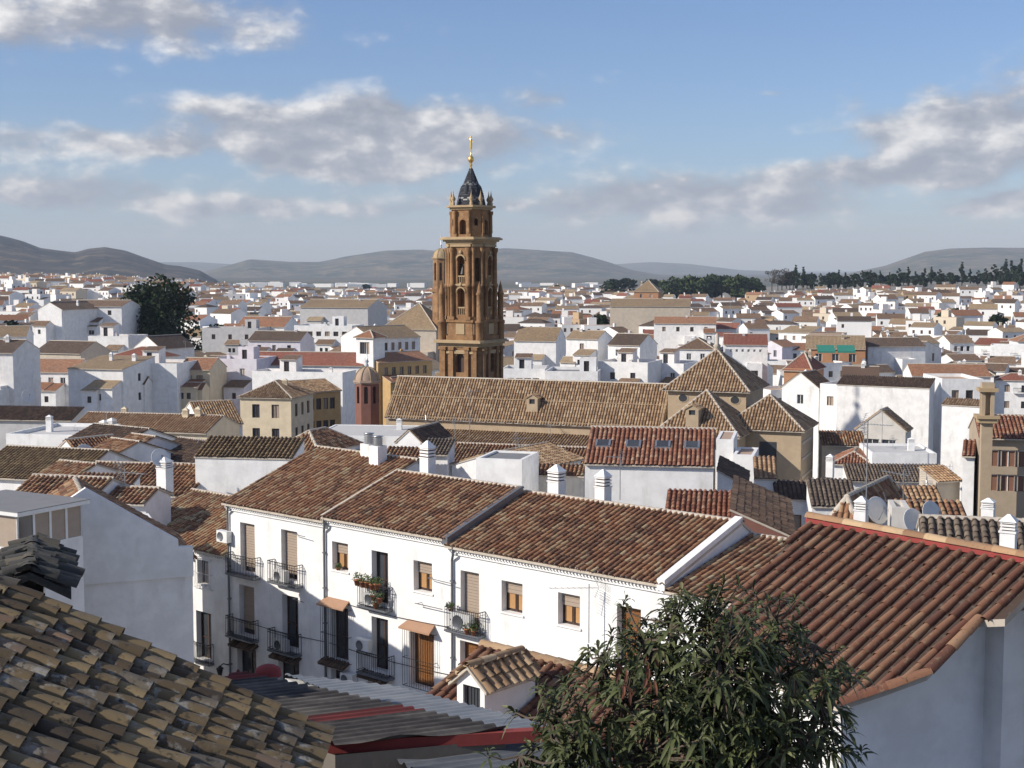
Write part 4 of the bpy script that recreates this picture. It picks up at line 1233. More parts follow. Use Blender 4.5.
# ------------------------------------------------------------------ small tiled house with a white dormer
YF = 34.0
A = P(482, 645, YF); LF = 8.5
frF = Frame(A, TH)
hF = thing('small_house', 'low house with red brown barrel tiles and a white dormer, in front of the terrace', 'house', (A.x, A.y, CZ - 16))
sF = .42; DF = 5.2
rb = MB()
P1 = A - RN * DF - Vector((0, 0, sF * DF))
slope(rb, [P1, P1 + RU * LF, A + RU * LF, A], .27, .34, 3, .1, seg=6, chan=True, rad=.112, lift=.03, rv=.4)
slope(rb, [A + RU * LF + RN * 2 - Vector((0, 0, .9)), A + RN * 2 - Vector((0, 0, .9)), A, A + RU * LF], .27, .34, 2, .1)
ridge(rb, A + Vector((0, 0, .07)), A + RU * LF + Vector((0, 0, .07)), r=.13, step=.4, m=2)
rb.build('roof', [MAT['t_right'], MAT['mortar'], MAT['t_church']], hF)
w = MB()
q = [P1 + RN * .25 + RU * .1, P1 + RN * .25 + RU * (LF - .1), A + RN * 1.8 + RU * (LF - .1), A + RN * 1.8 + RU * .1]
for i in range(4):
    a, b_ = q[i], q[(i + 1) % 4]
    za = P1.z + .0 if i == 0 else A.z - .9
    w.poly([Vector((a.x, a.y, CZ - 17)), Vector((b_.x, b_.y, CZ - 17)), Vector((b_.x, b_.y, (P1.z if i in (0, 3) else A.z - .9) - .05)), Vector((a.x, a.y, (P1.z if i in (0, 1) else A.z - .9) - .05))])
for x in (.1, LF - .1):
    a, b_ = P1 + RN * .25 + RU * x, A + RN * 1.8 + RU * x
    w.poly([Vector((a.x, a.y, P1.z - .06)), Vector((b_.x, b_.y, A.z - .95)), A + RU * x - Vector((0, 0, .12))])
w.build('wall', MAT['white2'], hF)
# dormer: pixel-measured front, runs back into the slope
pf = P(457, 677, YF - 3.4); frDm = Frame(pf, TH)
wD = span(pf, TH, 484); hDm = 1.05; lD = 1.7
dm = MB()
wall(dm, frDm.sub(0, 0, 0), wD, -1.6, 0, [(wD * .22, wD * .84, -.72, -.12)], .12)
dm.poly([frDm.p(0, 0, 0), frDm.p(wD, 0, 0), frDm.p(wD / 2, 0, .34)])
wall(dm, frDm.sub(wD, 0, 0, math.pi / 2), lD, -1.6, 0); wall(dm, frDm.sub(0, lD, 0, -math.pi / 2), lD, -1.6, 0)
do = dm.build('dormer', MAT['white'], hF)
sf = frDm.sub(0, 0, 0)
g = MB(); g.poly([sf.p(wD * .22, .11, -.72), sf.p(wD * .84, .11, -.72), sf.p(wD * .84, .11, -.12), sf.p(wD * .22, .11, -.12)])
for i in range(6): x = wD * (.25 + .56 * i / 5); g.bar(sf.p(x, .05, -.72), sf.p(x, .05, -.12), .014, 1)
g.build('barred_window', [MAT['glass'], MAT['iron']], do)
r = MB(); o = .16; kk = .34 / (wD / 2)
slope(r, [frDm.p(-o, lD, -o * kk), frDm.p(-o, -.12, -o * kk), frDm.p(wD / 2, -.12, .34), frDm.p(wD / 2, lD, .34)], .25, .34, 3, .07, seg=6, chan=True, rad=.1)
slope(r, [frDm.p(wD + o, -.12, -o * kk), frDm.p(wD + o, lD, -o * kk), frDm.p(wD / 2, lD, .34), frDm.p(wD / 2, -.12, .34)], .25, .34, 3, .07, seg=6, chan=True, rad=.1)
ridge(r, frDm.p(wD / 2, -.14, .40), frDm.p(wD / 2, lD, .40), r=.11, m=0)
r.build('dormer_roof', [MAT['t_church'], MAT['mortar'], MAT['mortar']], do)

# ------------------------------------------------------------------ loquat tree, right of the bottom centre
MAT['loquat'] = m_leaf('loquat_leaf', [(0, (.02, .027, .011)), (.45, (.05, .062, .023)), (.85, (.10, .115, .045)), (.96, (.17, .17, .08)), (1, (.17, .12, .06))], rough=.5, spec=.28)
MAT['dried'] = m_leaf('dried_leaf', [(0, (.07, .03, .02)), (1, (.19, .08, .05))], rough=.8, spec=.2)
MAT['bark'] = m_plain('grey_brown_bark', (.10, .075, .055), .9, sc=12, var=.4)
YT = 11.5
tb = P(690, 760, YT); base = Vector((tb.x, tb.y, CZ - 9.5))
tree = thing('loquat_tree', 'dark green loquat tree with long leaves in front of the large red roof', 'tree', base)
lobes = []     # (pixel x, pixel y, depth, radius px, weight)
for px, py, Y, rp, k in ((690, 690, 11.5, 80, 1.2), (622, 700, 11.3, 66, 1.0), (760, 690, 11.7, 80, 1.2), (565, 738, 11.2, 54, .9), (660, 645, 11.6, 48, .8), (745, 640, 11.8, 52, .9), (800, 665, 11.9, 45, .7),
                         (820, 705, 11.5, 30, .35), (640, 750, 11.2, 90, 1.1), (760, 755, 11.4, 78, 1.1), (520, 756, 11.0, 34, .6), (548, 716, 11.1, 30, .5), (705, 618, 11.8, 26, .45), (672, 622, 11.7, 20, .3), (775, 618, 11.9, 24, .4), (838, 680, 11.6, 22, .3), (600, 658, 11.5, 28, .35), (645, 640, 11.5, 22, .3), (815, 645, 11.8, 22, .3), (690, 800, 11.3, 120, .9), (575, 800, 11, 80, .7), (720, 655, 11.4, 70, 1.2), (790, 720, 11.4, 60, 1.0)):
    lobes.append((P(px, py, Y), rp * Y / FPX, k))
trunk = MB(); fork = base + Vector((0, 0, 2.6))
trunk.tube([base, base + Vector((.05, .03, 1.3)), fork], [.14, .115, .10], n=8)
leaves = MB(); LV = []; LF_ = []; LR = []
def leaf(p, d, up, ln, w, r, droop):
    d = d.normalized(); s = d.cross(up)
    if s.length < .05: s = Vector((1, 0, 0))
    s.normalize(); n = s.cross(d)
    b0 = len(LV)
    prof = [(0, .12), (.3, .8), (.62, 1.0), (.85, .6), (1.0, .05)]
    for q, ww in prof:
        c = p + d * (ln * q) - Vector((0, 0, 1)) * (droop * ln * q * q)
        LV.append(tuple(c - s * (w * ww) + n * (w * ww * .35))); LV.append(tuple(c)); LV.append(tuple(c + s * (w * ww) + n * (w * ww * .35)))
    for i in range(4):
        a = b0 + i * 3
        LF_.append([a, a + 3, a + 4, a + 1]); LF_.append([a + 1, a + 4, a + 5, a + 2]); LR.extend([r, min(1, r + .06)])
tips = []
wts = np.array([k * r * r for _, r, k in lobes]); wts /= wts.sum()
for i in range(960):
    c, r, k = lobes[rng.choice(len(lobes), p=wts)]
    d = Vector(rng.normal(0, 1, 3)).normalized(); rr = r * (.3 + .95 * rng.random() ** .6)
    p = c + Vector((d.x * rr, d.y * rr * 1.15, d.z * rr * .95))
    tips.append((p, (d * .7 + Vector((0, 0, .6)) + Vector(rng.normal(0, .3, 3))).normalized()))
for px, py, Y in ((862, 748, 11.3), (688, 600, 11.8), (795, 598, 12), (660, 618, 11.8), (722, 604, 11.9), (598, 648, 11.5), (488, 752, 11), (846, 668, 11.7)):
    tips.append((P(px, py, Y), Vector((0, -.2, 1)).normalized()))
for p, ax in tips:
    t1 = ax.cross(Vector((.3, .8, .1))).normalized(); t2 = ax.cross(t1)
    n = rnd.randint(9, 14); tone = rnd.random() * .55
    for j in range(n):
        an = 2.4 * j + rnd.random(); q = j / n
        spread = .35 + .9 * q
        d = ax * math.cos(spread) + (t1 * math.cos(an) + t2 * math.sin(an)) * math.sin(spread)
        ln = rnd.uniform(.11, .205) * (.7 + .45 * q)
        leaf(p - ax * (.09 * q), d, ax, ln, ln * rnd.uniform(.08, .115), min(1, tone + rnd.random() * .42), rnd.uniform(.25, 1.0))
leaves.bulk(LV, LF_, LR, 0, smooth=True)
leaves.build('crown', MAT['loquat'], tree)
# limbs: nearest lobe centres to the fork, twigs to the rosettes
for c, r, k in lobes:
    m1 = fork.lerp(c, .5) + Vector((0, 0, -.12)) + Vector(rng.normal(0, .05, 3))
    trunk.tube([fork, m1, c], [.055, .038, .022], n=6)
for p, ax in tips:
    c = min(lobes, key=lambda l: (l[0] - p).length)[0]
    mid = c.lerp(p, .55) - Vector((0, 0, .05)); trunk.tube([c, mid, p - ax * .03], [.012, .009, .006], n=4)
trunk.build('trunk', MAT['bark'], tree)
dl = MB(); LV = []; LF_ = []; LR = []
for px, py, n in ((622, 670, 6), (628, 690, 5), (648, 666, 6), (652, 684, 5)):
    c = P(px, py, 10.55)
    for j in range(n):
        p = c + Vector(rng.normal(0, .035, 3)); leaf(p, Vector((rng.normal(0, .45), rng.normal(0, .45), -1)), Vector((0, -1, .2)), rnd.uniform(.06, .13), .013, rnd.random(), .1)
dl.bulk(LV, LF_, LR, 0); dl.build('dried_leaves', MAT['dried'], tree)
# ------------------------------------------------------------------ church with crossing, nave, aisle and transepts
TC = R(-21)
CU = Vector((math.cos(TC), math.sin(TC), 0)); CN = Vector((-math.sin(TC), math.cos(TC), 0))
ch = thing('church', 'tan church with long tiled nave, pyramid roofed crossing and transepts', 'church', (4, 142, ground(4, 142)))
def cpart(pn, pl, py, Y, pr, H, W, roof, rise, ops=None, over=.35, wm='church', tm='t_church', lod=3, **kw):
    o = P(pl, py, Y); L = span(o, TC, pr); zg = o.z - H
    fr = Frame((o.x, o.y, zg), TC)
    return fr, L, house('', '', fr, L, W, H, roof, rise, wm, tm, ops, lod=lod, over=over, pitch=.3, into=ch, pn=pn, near=True, tiles=dict(expo=.45, seg=3, jit=.7), **kw)
o = P(386, 413, 148); LN = span(o, TC, 662); dN, rN = across(o, CU, CN, 398, 376)
frN, LN, nv = cpart('nave_', 386, 413, 148, 664, 10, 2 * dN, 'gx', rN, split=True)
# pale mortar bands across and along the nave roof, as the photo shows
b = MB(); sl = Vector((0, 0, 1))
def on_nave(x, q): return frN.p(x, -.35 + (dN + .35) * q, 10 - .35 * rN / dN + (rN + .35 * rN / dN) * q)
k = CN.copy() * 0
nn = (CU.cross(on_nave(0, 1) - on_nave(0, 0))).normalized()
for x in np.linspace(.2, LN - .2, 6): b.bar(on_nave(x, 0) + nn * .06, on_nave(x, 1) + nn * .06, .075, n=4)
b.bar(on_nave(0, .52) + nn * .1, on_nave(LN, .52) + nn * .06, .06, n=4); b.bar(on_nave(0, 0.04) + nn * .1, on_nave(LN, .04) + nn * .06, .055, n=4)
b.build('mortar_bands', MAT['band'], nv[2])
def church_dormer(ro, px, py, Y, w=1.2, l=1.8, hh=1.0):
    p = P(px, py, Y); fr = Frame(p, TC).sub(-w / 2, 0, 0); d = MB()
    wall(d, fr, w, -1.2, hh - .35, [(w * .25, w * .75, 0, hh - .5)], .15); d.poly([fr.p(0, 0, hh - .35), fr.p(w, 0, hh - .35), fr.p(w / 2, 0, hh)])
    wall(d, fr.sub(w, 0, 0, math.pi / 2), l, -1.2, hh - .35); wall(d, fr.sub(0, l, 0, -math.pi / 2), l, -1.2, hh - .35)
    d.poly([fr.p(w * .25, .14, 0), fr.p(w * .75, .14, 0), fr.p(w * .75, .14, hh - .5), fr.p(w * .25, .14, hh - .5)], 1)
    slope(d, [fr.p(-.12, l, hh - .42), fr.p(-.12, -.1, hh - .42), fr.p(w / 2, -.1, hh), fr.p(w / 2, l, hh)], .3, .45, 3, .06, tile_m=2, base_m=0, seg=3)
    slope(d, [fr.p(w + .12, -.1, hh - .42), fr.p(w + .12, l, hh - .42), fr.p(w / 2, l, hh), fr.p(w / 2, -.1, hh)], .3, .45, 3, .06, tile_m=2, base_m=0, seg=3)
    d.build('dormer', [MAT['church'], MAT['glass'], MAT['t_church']], ro)
q = on_nave(span(frN.o, TC, 531) , .38); church_dormer(nv[2], 532, 404, q.y - .4)
# aisle in front of the nave
oa = P(396, 444, 143); frA, LA, ai = cpart('aisle_', 396, 444, 143, 652, 7, 4.2, 'shed', 1.25)
# crossing
oc = P(668, 385, 137); LC_ = span(oc, TC, 747); WC = 8.6
frC, LCx, cr = cpart('crossing_', 668, 385, 137, 747, 14, WC, 'pyr', 3.4, over=.5)
b = MB(); b.box(frC, -.2, LCx + .2, -.2, -.002, 13.5, 13.75); b.box(frC, LCx + .002, LCx + .2, -.0, WC, 13.5, 13.75); b.build('cornice', MAT['church'], ch)
for px, py in ((683, 398), (735, 400)):
    p = on_plane(px, py, frC.o, CN); x = (p - frC.o).dot(CU); z = p.z - frC.o.z
    e = MB(); f2 = frC.sub(0, 0, 0)
    for rr, yy, mm in ((.48, -.02, 0), (.36, -.05, 1)):
        e.poly([f2.p(x + rr * 1.2 * math.cos(a), yy, z + rr * math.sin(a)) for a in np.linspace(0, 2 * math.pi, 20, endpoint=False)], mm)
    for a in np.linspace(0, 2 * math.pi, 20, endpoint=False):
        a2 = a + 2 * math.pi / 20
        e.poly([f2.p(x + .48 * 1.2 * math.cos(a), -.02, z + .48 * math.sin(a)), f2.p(x + .48 * 1.2 * math.cos(a2), -.02, z + .48 * math.sin(a2)), f2.p(x + .36 * 1.2 * math.cos(a2), -.05, z + .36 * math.sin(a2)), f2.p(x + .36 * 1.2 * math.cos(a), -.05, z + .36 * math.sin(a))])
    e.build('oval_window', [MAT['church'], MAT['glass']], ch)
fin = MB(); ap = frC.p(LCx / 2, WC / 2, 14 + 3.4); fin.lathe(ap, [(.35, -.3), (.3, .2), (.42, .3), (.2, .55), (.22, 1.4), (.001, 1.6)], 8); fin.build('finial', MAT['mortar'], ch)
# front transept
frT, LT, tr = cpart('transept_', 656, 430, 129, 738, 9, 8.6, 'pyr', 3.5, over=.4)
church_dormer(tr[2], 692, 415, 128.2, w=1.2, hh=.95)
# right arm
zR = P(752, 438, 131)
frX, LX, xr = cpart('chapel_', 724, 425, 131, 803, 9, 7.2, 'pyr', 2.7, over=.4, wm='church')
pl = MB()
for z in (2.5, 4.2, 5.9, 7.4): pl.box(frX, LX + .002, LX + .07, .4, 6.2, z, z + .22)
pl.build('wall_bands', MAT['mortar'], ch)
d = MB(); w = MB()
p = on_plane(768, 446, frX.o, CN); x = (p - frX.o).dot(CU)
d.poly([frX.p(x - .8, -.02, 5.6), frX.p(x + .8, -.02, 5.6), frX.p(x + .8, -.02, 7.6), frX.p(x - .8, -.02, 7.6)]); d.build('window', MAT['glass'], ch)
for fr, L, W in ((frN, LN, 2 * dN), (frC, LCx, WC), (frT, LT, 9), (frX, LX, 6.6), (frA, LA, 5)):
    for i in range(6): q = fr.p(L * (i + .5) / 6, W / 2, 0); HOUSES.append((q.x, q.y, W / 2 + 1.5, W / 2 + 1.5))

# ------------------------------------------------------------------ the bell tower
def m_towerbrick():
    m, t, b = new_mat('tower_brick'); pos = geo_pos(t)
    n1 = t.noise(pos, .5, 5, .65); n2 = t.noise(pos, 2.6, 4, .65)
    c = t.mix(t.sstep(n1, .35, .68), (.30, .165, .075), (.19, .10, .045))
    c = t.mix(t.math('MULTIPLY', t.sstep(n2, .5, .72), .7), c, (.36, .25, .135))
    c = t.mix(t.math('MULTIPLY', t.sstep(t.noise(pos, 1.1, 5, .7), .55, .75), .6), c, (.07, .042, .025))
    t.l.new(c, b.inputs['Base Color']); b.inputs['Roughness'].default_value = .9
    bump(t, b, n2, .6, .08); return m
MAT['tower'] = m_towerbrick()
MAT['tstone'] = m_wall('tower_pale_stone', (.42, .31, .18), stain=(.20, .12, .06), amt=.6, sc=.8)
MAT['glaze'] = m_tile('glazed_dark_tile', [(0, (.012, .014, .02)), (.5, (.03, .034, .045)), (1, (.07, .075, .085))], lamt=0, damt=.2)
MAT['glazew'] = m_plain('glazed_pale_tile', (.17, .17, .165), .3)
YT_ = 158.0
pt = P(471.5, 376, YT_)
tw = thing('bell_tower', 'tall ornate brick bell tower with dark spire and gilded vane', 'tower', (pt.x, pt.y, ground(pt.x, pt.y)))
zg = WLOC[tw].z
TT = R(-28)
frW = Frame((pt.x, pt.y, 0), TT)
zt = lambda py: P(470, py, YT_).z
def octo(a, c):
    """chamfered square of half width a, chamfer c, as world xy"""
    q = [(-a + c, -a), (a - c, -a), (a, -a + c), (a, a - c), (a - c, a), (-a + c, a), (-a, a - c), (-a, -a + c)]
    return [(v.x, v.y) for v in (frW.p(x, y, 0) for x, y in q)]
def faces(a, c):
    """(frame, width) of the eight faces of a chamfered square; x along the face, outside is -y"""
    q = octo(a, c); out = []
    for i in range(8):
        A, B = Vector((*q[i], 0)), Vector((*q[(i + 1) % 8], 0)); d = B - A
        out.append((Frame(A, math.atan2(d.y, d.x)), d.length))
    return out
def slab(mb, a, c, z0, z1, m=0): q = octo(a, c); mb.frustum(q, z0, q, z1, m)
def moulding(a, c, steps, name, m='tstone'):
    b = MB()
    for da, z0, z1 in steps: slab(b, a + da, c, z0, z1)
    return b.build(name, MAT[m], tw)
A1, C1 = 2.62, .3; A2, C2 = 2.32, .95; A3, C3 = 1.9, .8
z_c1 = zt(341); z_c2 = zt(240); z_top = zt(207)
s = MB()
for fr, w in faces(A1, C1):
    ops = [(w / 2 - .55, w / 2 + .55, zt(371), zt(352), 1)] if w > 2 else []
    wall(s, fr, w, zg, z_c1, ops, .5)
    if ops:
        s.poly([fr.p(w / 2 - .55, .45, zt(371)), fr.p(w / 2 + .55, .45, zt(371)), fr.p(w / 2 + .55, .45, zt(352)), fr.p(w / 2 - .55, .45, zt(352))], 1)
s.build('lower_stage', [MAT['tower'], MAT['dwood']], tw)
for fr, w in faces(A1, C1):
    if w < 2: continue
    for x in (.3, w * .29, w * .71, w - .3):
        p = MB(); p.box(fr, x - .24, x + .24, -.26, -.003, zg, z_c1 - .9); p.box(fr, x - .36, x + .36, -.36, -.002, z_c1 - .9, z_c1 - .55); p.box(fr, x - .34, x + .34, -.34, -.004, zg, zg + 9)
        p.build('pilaster', MAT['tower'], tw)
    f = MB(); f.box(fr, .6, w - .6, -.14, -.005, z_c1 - 1.3, z_c1 - 1.0); f.box(fr, w / 2 - .8, w / 2 + .8, -.16, -.006, zt(351), zt(349)); f.build('frieze', MAT['tstone'], tw)
moulding(A1, C1, [(.10, z_c1 - .55, z_c1 - .3), (.28, z_c1 - .3, z_c1 - .1), (.62, z_c1 - .1, z_c1 + .12), (.45, z_c1 + .12, z_c1 + .22)], 'cornice')
# pedestal of the middle stage
zp = zt(319)
moulding(A2, C2, [(.30, z_c1 + .22, z_c1 + .7), (.16, z_c1 + .7, zp - .3), (.30, zp - .3, zp)], 'pedestal', 'tower')
for fr, w in faces(A2 + .16, C2):
    ped = MB(); ped.box(fr, w / 2 - .55, w / 2 + .55, -.09, -.003, z_c1 + .85, zp - .45); ped.build('pedestal_panel', MAT['tstone'], tw)
m2 = MB(); core = MB()
lo0, lo1, hi0, hi1 = zt(314), zt(288), zt(283), zt(256)
for i, (fr, w) in enumerate(faces(A2, C2)):
    wide = i % 2 == 0
    hw = .46 if wide else .30
    ops = [(w / 2 - hw, w / 2 + hw, lo0, lo1, 1), (w / 2 - hw, w / 2 + hw, hi0, hi1, 1)] if wide else [(w / 2 - hw, w / 2 + hw, hi0 + .2, hi1 - .2, 1)]
    wall(m2, fr, w, zp, z_c2, ops, .75)
m2.build('middle_stage', MAT['tower'], tw)
slab(core, 1.2, .5, zp, z_c2 - .1); core.build('inner_core', MAT['tower'], tw)
bell = MB()
for i, (fr, w) in enumerate(faces(A2, C2)):
    if i % 2: continue
    b = MB(); b.lathe(fr.p(w / 2, .55, hi0 + 1.0), [(.42, 0), (.36, .15), (.24, .6), (.14, .85), (.001, .95)], 12); b.bar(fr.p(w / 2 - .5, .55, hi0 + 2.0), fr.p(w / 2 + .5, .55, hi0 + 2.0), .09, n=6); b.build('bell', MAT['iron'], tw)
    for z in (lo0, hi0):
        r = MB()
        for k in range(5): x = w / 2 - .45 + .9 * k / 4; r.bar(fr.p(x, .12, z), fr.p(x, .12, z + .75), .05, n=5)
        r.box(fr, w / 2 - .5, w / 2 + .5, .06, .18, z + .70, z + .85)
        r.build('balustrade', MAT['tstone'], tw)
for i, (fr, w) in enumerate(faces(A2, C2)):
    wide = i % 2 == 0
    for x in ((.32, w - .32) if wide else (.18, w - .18)):
        rr = .26 if wide else .18
        c = MB(); zb = zp
        c.box(fr, x - rr - .08, x + rr + .08, -rr * 1.5, -.003, zb, zb + .35)
        c.lathe(fr.p(x, -rr * .55, 0), [(rr, zb + .35), (rr * .94, zt(287)), (rr * 1.35, zt(287) + .05), (rr * 1.35, zt(284)), (rr, zt(284) + .04), (rr * .85, zt(254)), (rr * 1.4, zt(251)), (rr * 1.4, zt(248))], 8)
        c.build('column', MAT['tower'], tw)
    f = MB(); 
    if wide:
        for za in (lo1, hi1):
            N = 8; hw = .46 + .1
            for k in range(N):
                a0, a1 = math.pi * k / N, math.pi * (k + 1) / N
                f.bar(fr.p(w / 2 - hw * math.cos(a0), -.06, za - .46 + hw * math.sin(a0)), fr.p(w / 2 - hw * math.cos(a1), -.06, za - .46 + hw * math.sin(a1)), .11, n=4)
            f.lathe(fr.p(w / 2, -.02, za + .1), [(.001, 0), (.2, .12), (.26, .3), (.12, .5), (.001, .58)], 6)
        f.box(fr, .55, w - .55, -.12, -.004, lo1 + .28, lo1 + .46)
    f.box(fr, 0.05, w - .05, -.18, -.002, zt(247), zt(244.5))
    f.build('arch_trim', MAT['tstone'], tw)
# pinnacles standing on the lower cornice corners
for sx, sy in ((-1, -1), (1, -1), (1, 1), (-1, 1)):
    c = frW.p(sx * 2.42, sy * 2.42, z_c1 + .2); b = MB()
    b.lathe(c, [(.42, 0), (.42, 1.9), (.5, 1.95), (.5, 2.1), (.34, 2.2), (.32, 5.0), (.42, 5.1), (.28, 5.4), (.2, 5.9), (.001, 6.6)], 8); b.build('corner_pinnacle', MAT['tower'], tw)
moulding(A2, C2, [(.12, z_c2 - .45, z_c2 - .2), (.35, z_c2 - .2, z_c2), (.62, z_c2, z_c2 + .2), (.45, z_c2 + .2, z_c2 + .3)], 'cornice')
u = MB()
for i, (fr, w) in enumerate(faces(A3, C3)):
    ops = [(w / 2 - .42, w / 2 + .42, z_c2 + .6, zt(220), 1)] if i % 2 == 0 else [(w / 2 - .22, w / 2 + .22, zt(226), zt(219), 1)]
    wall(u, fr, w, z_c2 + .3, z_top, ops, .6)
u.build('upper_stage', MAT['tower'], tw)
core = MB(); slab(core, 1.1, .4, z_c2 + .3, z_top - .05); core.build('inner_core', MAT['tower'], tw)
for i, (fr, w) in enumerate(faces(A3, C3)):
    for x in (.2, w - .2) if i % 2 == 0 else ():
        c = MB(); c.box(fr, x - .2, x + .2, -.18, -.003, z_c2 + .3, z_c2 + .75)
        c.lathe(fr.p(x, -.14, 0), [(.19, z_c2 + .75), (.16, zt(216)), (.26, zt(214)), (.26, zt(211.5))], 8); c.build('column', MAT['tower'], tw)
moulding(A3, C3, [(.16, z_top - .35, z_top - .1), (.42, z_top - .1, z_top + .12)], 'cornice')
for fr, w in faces(A3 + .1, C3):
    c = fr.p(0, .1, z_top + .1); b = MB()
    b.lathe(c, [(.2, 0), (.2, .35), (.12, .4), (.26, .65), (.26, .8), (.12, 1.05), (.06, 1.3), (.001, 1.75)], 8); b.build('finial', MAT['tstone'], tw)
# spire: swelling base then a steep pyramid of dark glazed tiles with pale zigzags
zs = [z_top + .12, zt(200), zt(194), zt(187), zt(184), zt(168)]
ra = [1.42, 1.30, 1.18, .98, .74, .12]
sp = MB(); steps = []
def rad_at(z): return float(np.interp(z, zs, ra))
nz = 22; Z = np.linspace(zs[0], zs[-1], nz + 1)
for k in range(nz):
    a0, a1 = rad_at(Z[k]) + .05, rad_at(Z[k + 1])
    q0, q1 = octo(a0, a0 * .42), octo(a1, a1 * .42)
    for i in range(8):
        j = (i + 1) % 8
        for h_ in range(3):
            l = lambda q, t: (q[i][0] + (q[j][0] - q[i][0]) * t, q[i][1] + (q[j][1] - q[i][1]) * t)
            t0, t1 = h_ / 3, (h_ + 1) / 3
            m_ = 1 if (k in (3, 4) and (h_ + k) % 2 == 0) or (k == 12 and h_ != 1) or (k == 13 and h_ == 1) else 0
            sp.poly([(*l(q0, t0), Z[k]), (*l(q0, t1), Z[k]), (*l(q1, t1), Z[k + 1]), (*l(q1, t0), Z[k + 1])], m_, rnd.random())
so = sp.build('spire', [MAT['glaze'], MAT['glazew']], tw)
for sx, sy in ((0, -1), (1, 0), (0, 1), (-1, 0)):
    d = MB(); r0 = rad_at(zt(190)); c = frW.p(sx * (r0 - .1), sy * (r0 - .1), zt(194)); d.lathe(c, [(.36, 0), (.36, .5), (.25, .85), (.001, 1.1)], 8); d.build('spire_dormer', MAT['glaze'], so)
v = MB(); c = frW.p(0, 0, 0)
v.lathe((c.x, c.y, zs[-1] - .1), [(.16, 0), (.1, .3), (.2, .42), (.08, .6), (.28, .8), (.36, 1.05), (.28, 1.3), (.08, 1.5), (.05, 1.9), (.05, 2.2)], 12)
v.build('gilded_ball', MAT['gold'], tw)
g = MB(); zz = zs[-1] + 2.1
g.lathe((c.x, c.y, zz), [(.13, 0), (.16, .5), (.12, .9), (.14, 1.1), (.06, 1.2), (.09, 1.3), (.09, 1.38), (.001, 1.45)], 10)
g.bar((c.x - .1, c.y, zz + 1.0), (c.x - .38, c.y + .1, zz + 1.35), .05); g.bar((c.x + .1, c.y, zz + 1.0), (c.x + .3, c.y - .1, zz + .7), .05)
g.build('weather_vane', MAT['gold'], tw)
HOUSES.append((pt.x, pt.y, 6, 6))

# ------------------------------------------------------------------ small brick turret with a dome, left of the nave
def turret(label, px, py_base, py_eave, Y, wpx, col, domecol, nfac=8, dome_h=1.0, open_=True, name='church_turret', spire=1.2):
    p = P(px, py_eave, Y); r = wpx * Y / FPX / 2; z1 = p.z; z0 = P(px, py_base, Y).z
    t = thing(name, label, 'turret', (p.x, p.y, ground(p.x, p.y)))
    b = MB(); ring = [(p.x + r * math.cos(a), p.y + r * math.sin(a)) for a in [2 * math.pi * (i + .5) / nfac for i in range(nfac)]]
    for i in range(nfac):
        A, B = Vector((*ring[i], 0)), Vector((*ring[(i + 1) % nfac], 0)); d = B - A; fr = Frame(A, math.atan2(d.y, d.x)); w = d.length
        hgt = z1 - z0
        wall(b, fr, w, WLOC[t].z - 1, z1, [(w * .3, w * .7, z0 + hgt * .3, z0 + hgt * .85, 1)] if open_ else [], .3)
        b.poly([fr.p(w * .3, .28, z0 + hgt * .3), fr.p(w * .7, .28, z0 + hgt * .3), fr.p(w * .7, .28, z0 + hgt * .85), fr.p(w * .3, .28, z0 + hgt * .85)], 1)
    b.build('drum', [MAT[col], MAT['dwood']], t)
    c = MB(); 
    for a, z, zz in ((1.06, z1 - .25, z1 - .1), (1.16, z1 - .1, z1 + .12)):
        q = [(p.x + (x - p.x) * a, p.y + (y - p.y) * a) for x, y in ring]; c.frustum(q, z, q, zz)
    c.build('cornice', MAT[domecol], t)
    d = MB(); rd_ = r * .98; prof = [(rd_ * math.cos(a), z1 + .12 + r * 1.05 * dome_h * math.sin(a)) for a in np.linspace(0, math.pi / 2, 9)]
    prof[-1] = (.06, prof[-1][1]); d.lathe((p.x, p.y, 0), prof, 16); d.build('dome', MAT[domecol], t)
    k = MB()
    for i in range(nfac):
        a = 2 * math.pi * (i + .5) / nfac
        k.tube([(p.x + (pr + .03) * math.cos(a), p.y + (pr + .03) * math.sin(a), z) for pr, z in prof], .07, n=4)
    k.build('dome_ribs', MAT['tstone'], t)
    f = MB(); zt_ = prof[-1][1]; f.lathe((p.x, p.y, zt_), [(.16, 0), (.2, .2), (.1, .35), (.22, .6), (.06, .85), (.03, .9 + spire), (.001, 1 + spire)], 8); f.build('finial', MAT['metal'], t)
    HOUSES.append((p.x, p.y, r + 2, r + 2))
    return t
MAT['rosebrick'] = m_wall('rose_brick', (.22, .10, .075), stain=(.12, .06, .045), amt=.5)
MAT['domeplaster'] = m_wall('dome_plaster', (.38, .28, .21), stain=(.2, .13, .1), amt=.5)
turret('small rose red brick turret with ribbed dome, left of the church nave', 367, 412, 381, 150, 25, 'rosebrick', 'domeplaster', 8)
# taller second belfry far behind the main tower
tb_ = turret('second belfry of dark red brick with a yellow dome, half hidden behind the bell tower', 441, 290, 258, 300, 17, 'tower', 'tstone', 8, name='belfry', spire=3)
p = P(441, 300, 300); b = MB(); f = Frame((p.x, p.y, 0), R(-28)); zz = WLOC[tb_].z
b.box(f, -1.35, 1.35, -1.35, 1.35, zz - 1, P(441, 292, 300).z); b.box(f, -1.7, 1.7, -1.7, 1.7, P(441, 292, 300).z, P(441, 289, 300).z); b.build('shaft', MAT['tower'], tb_)
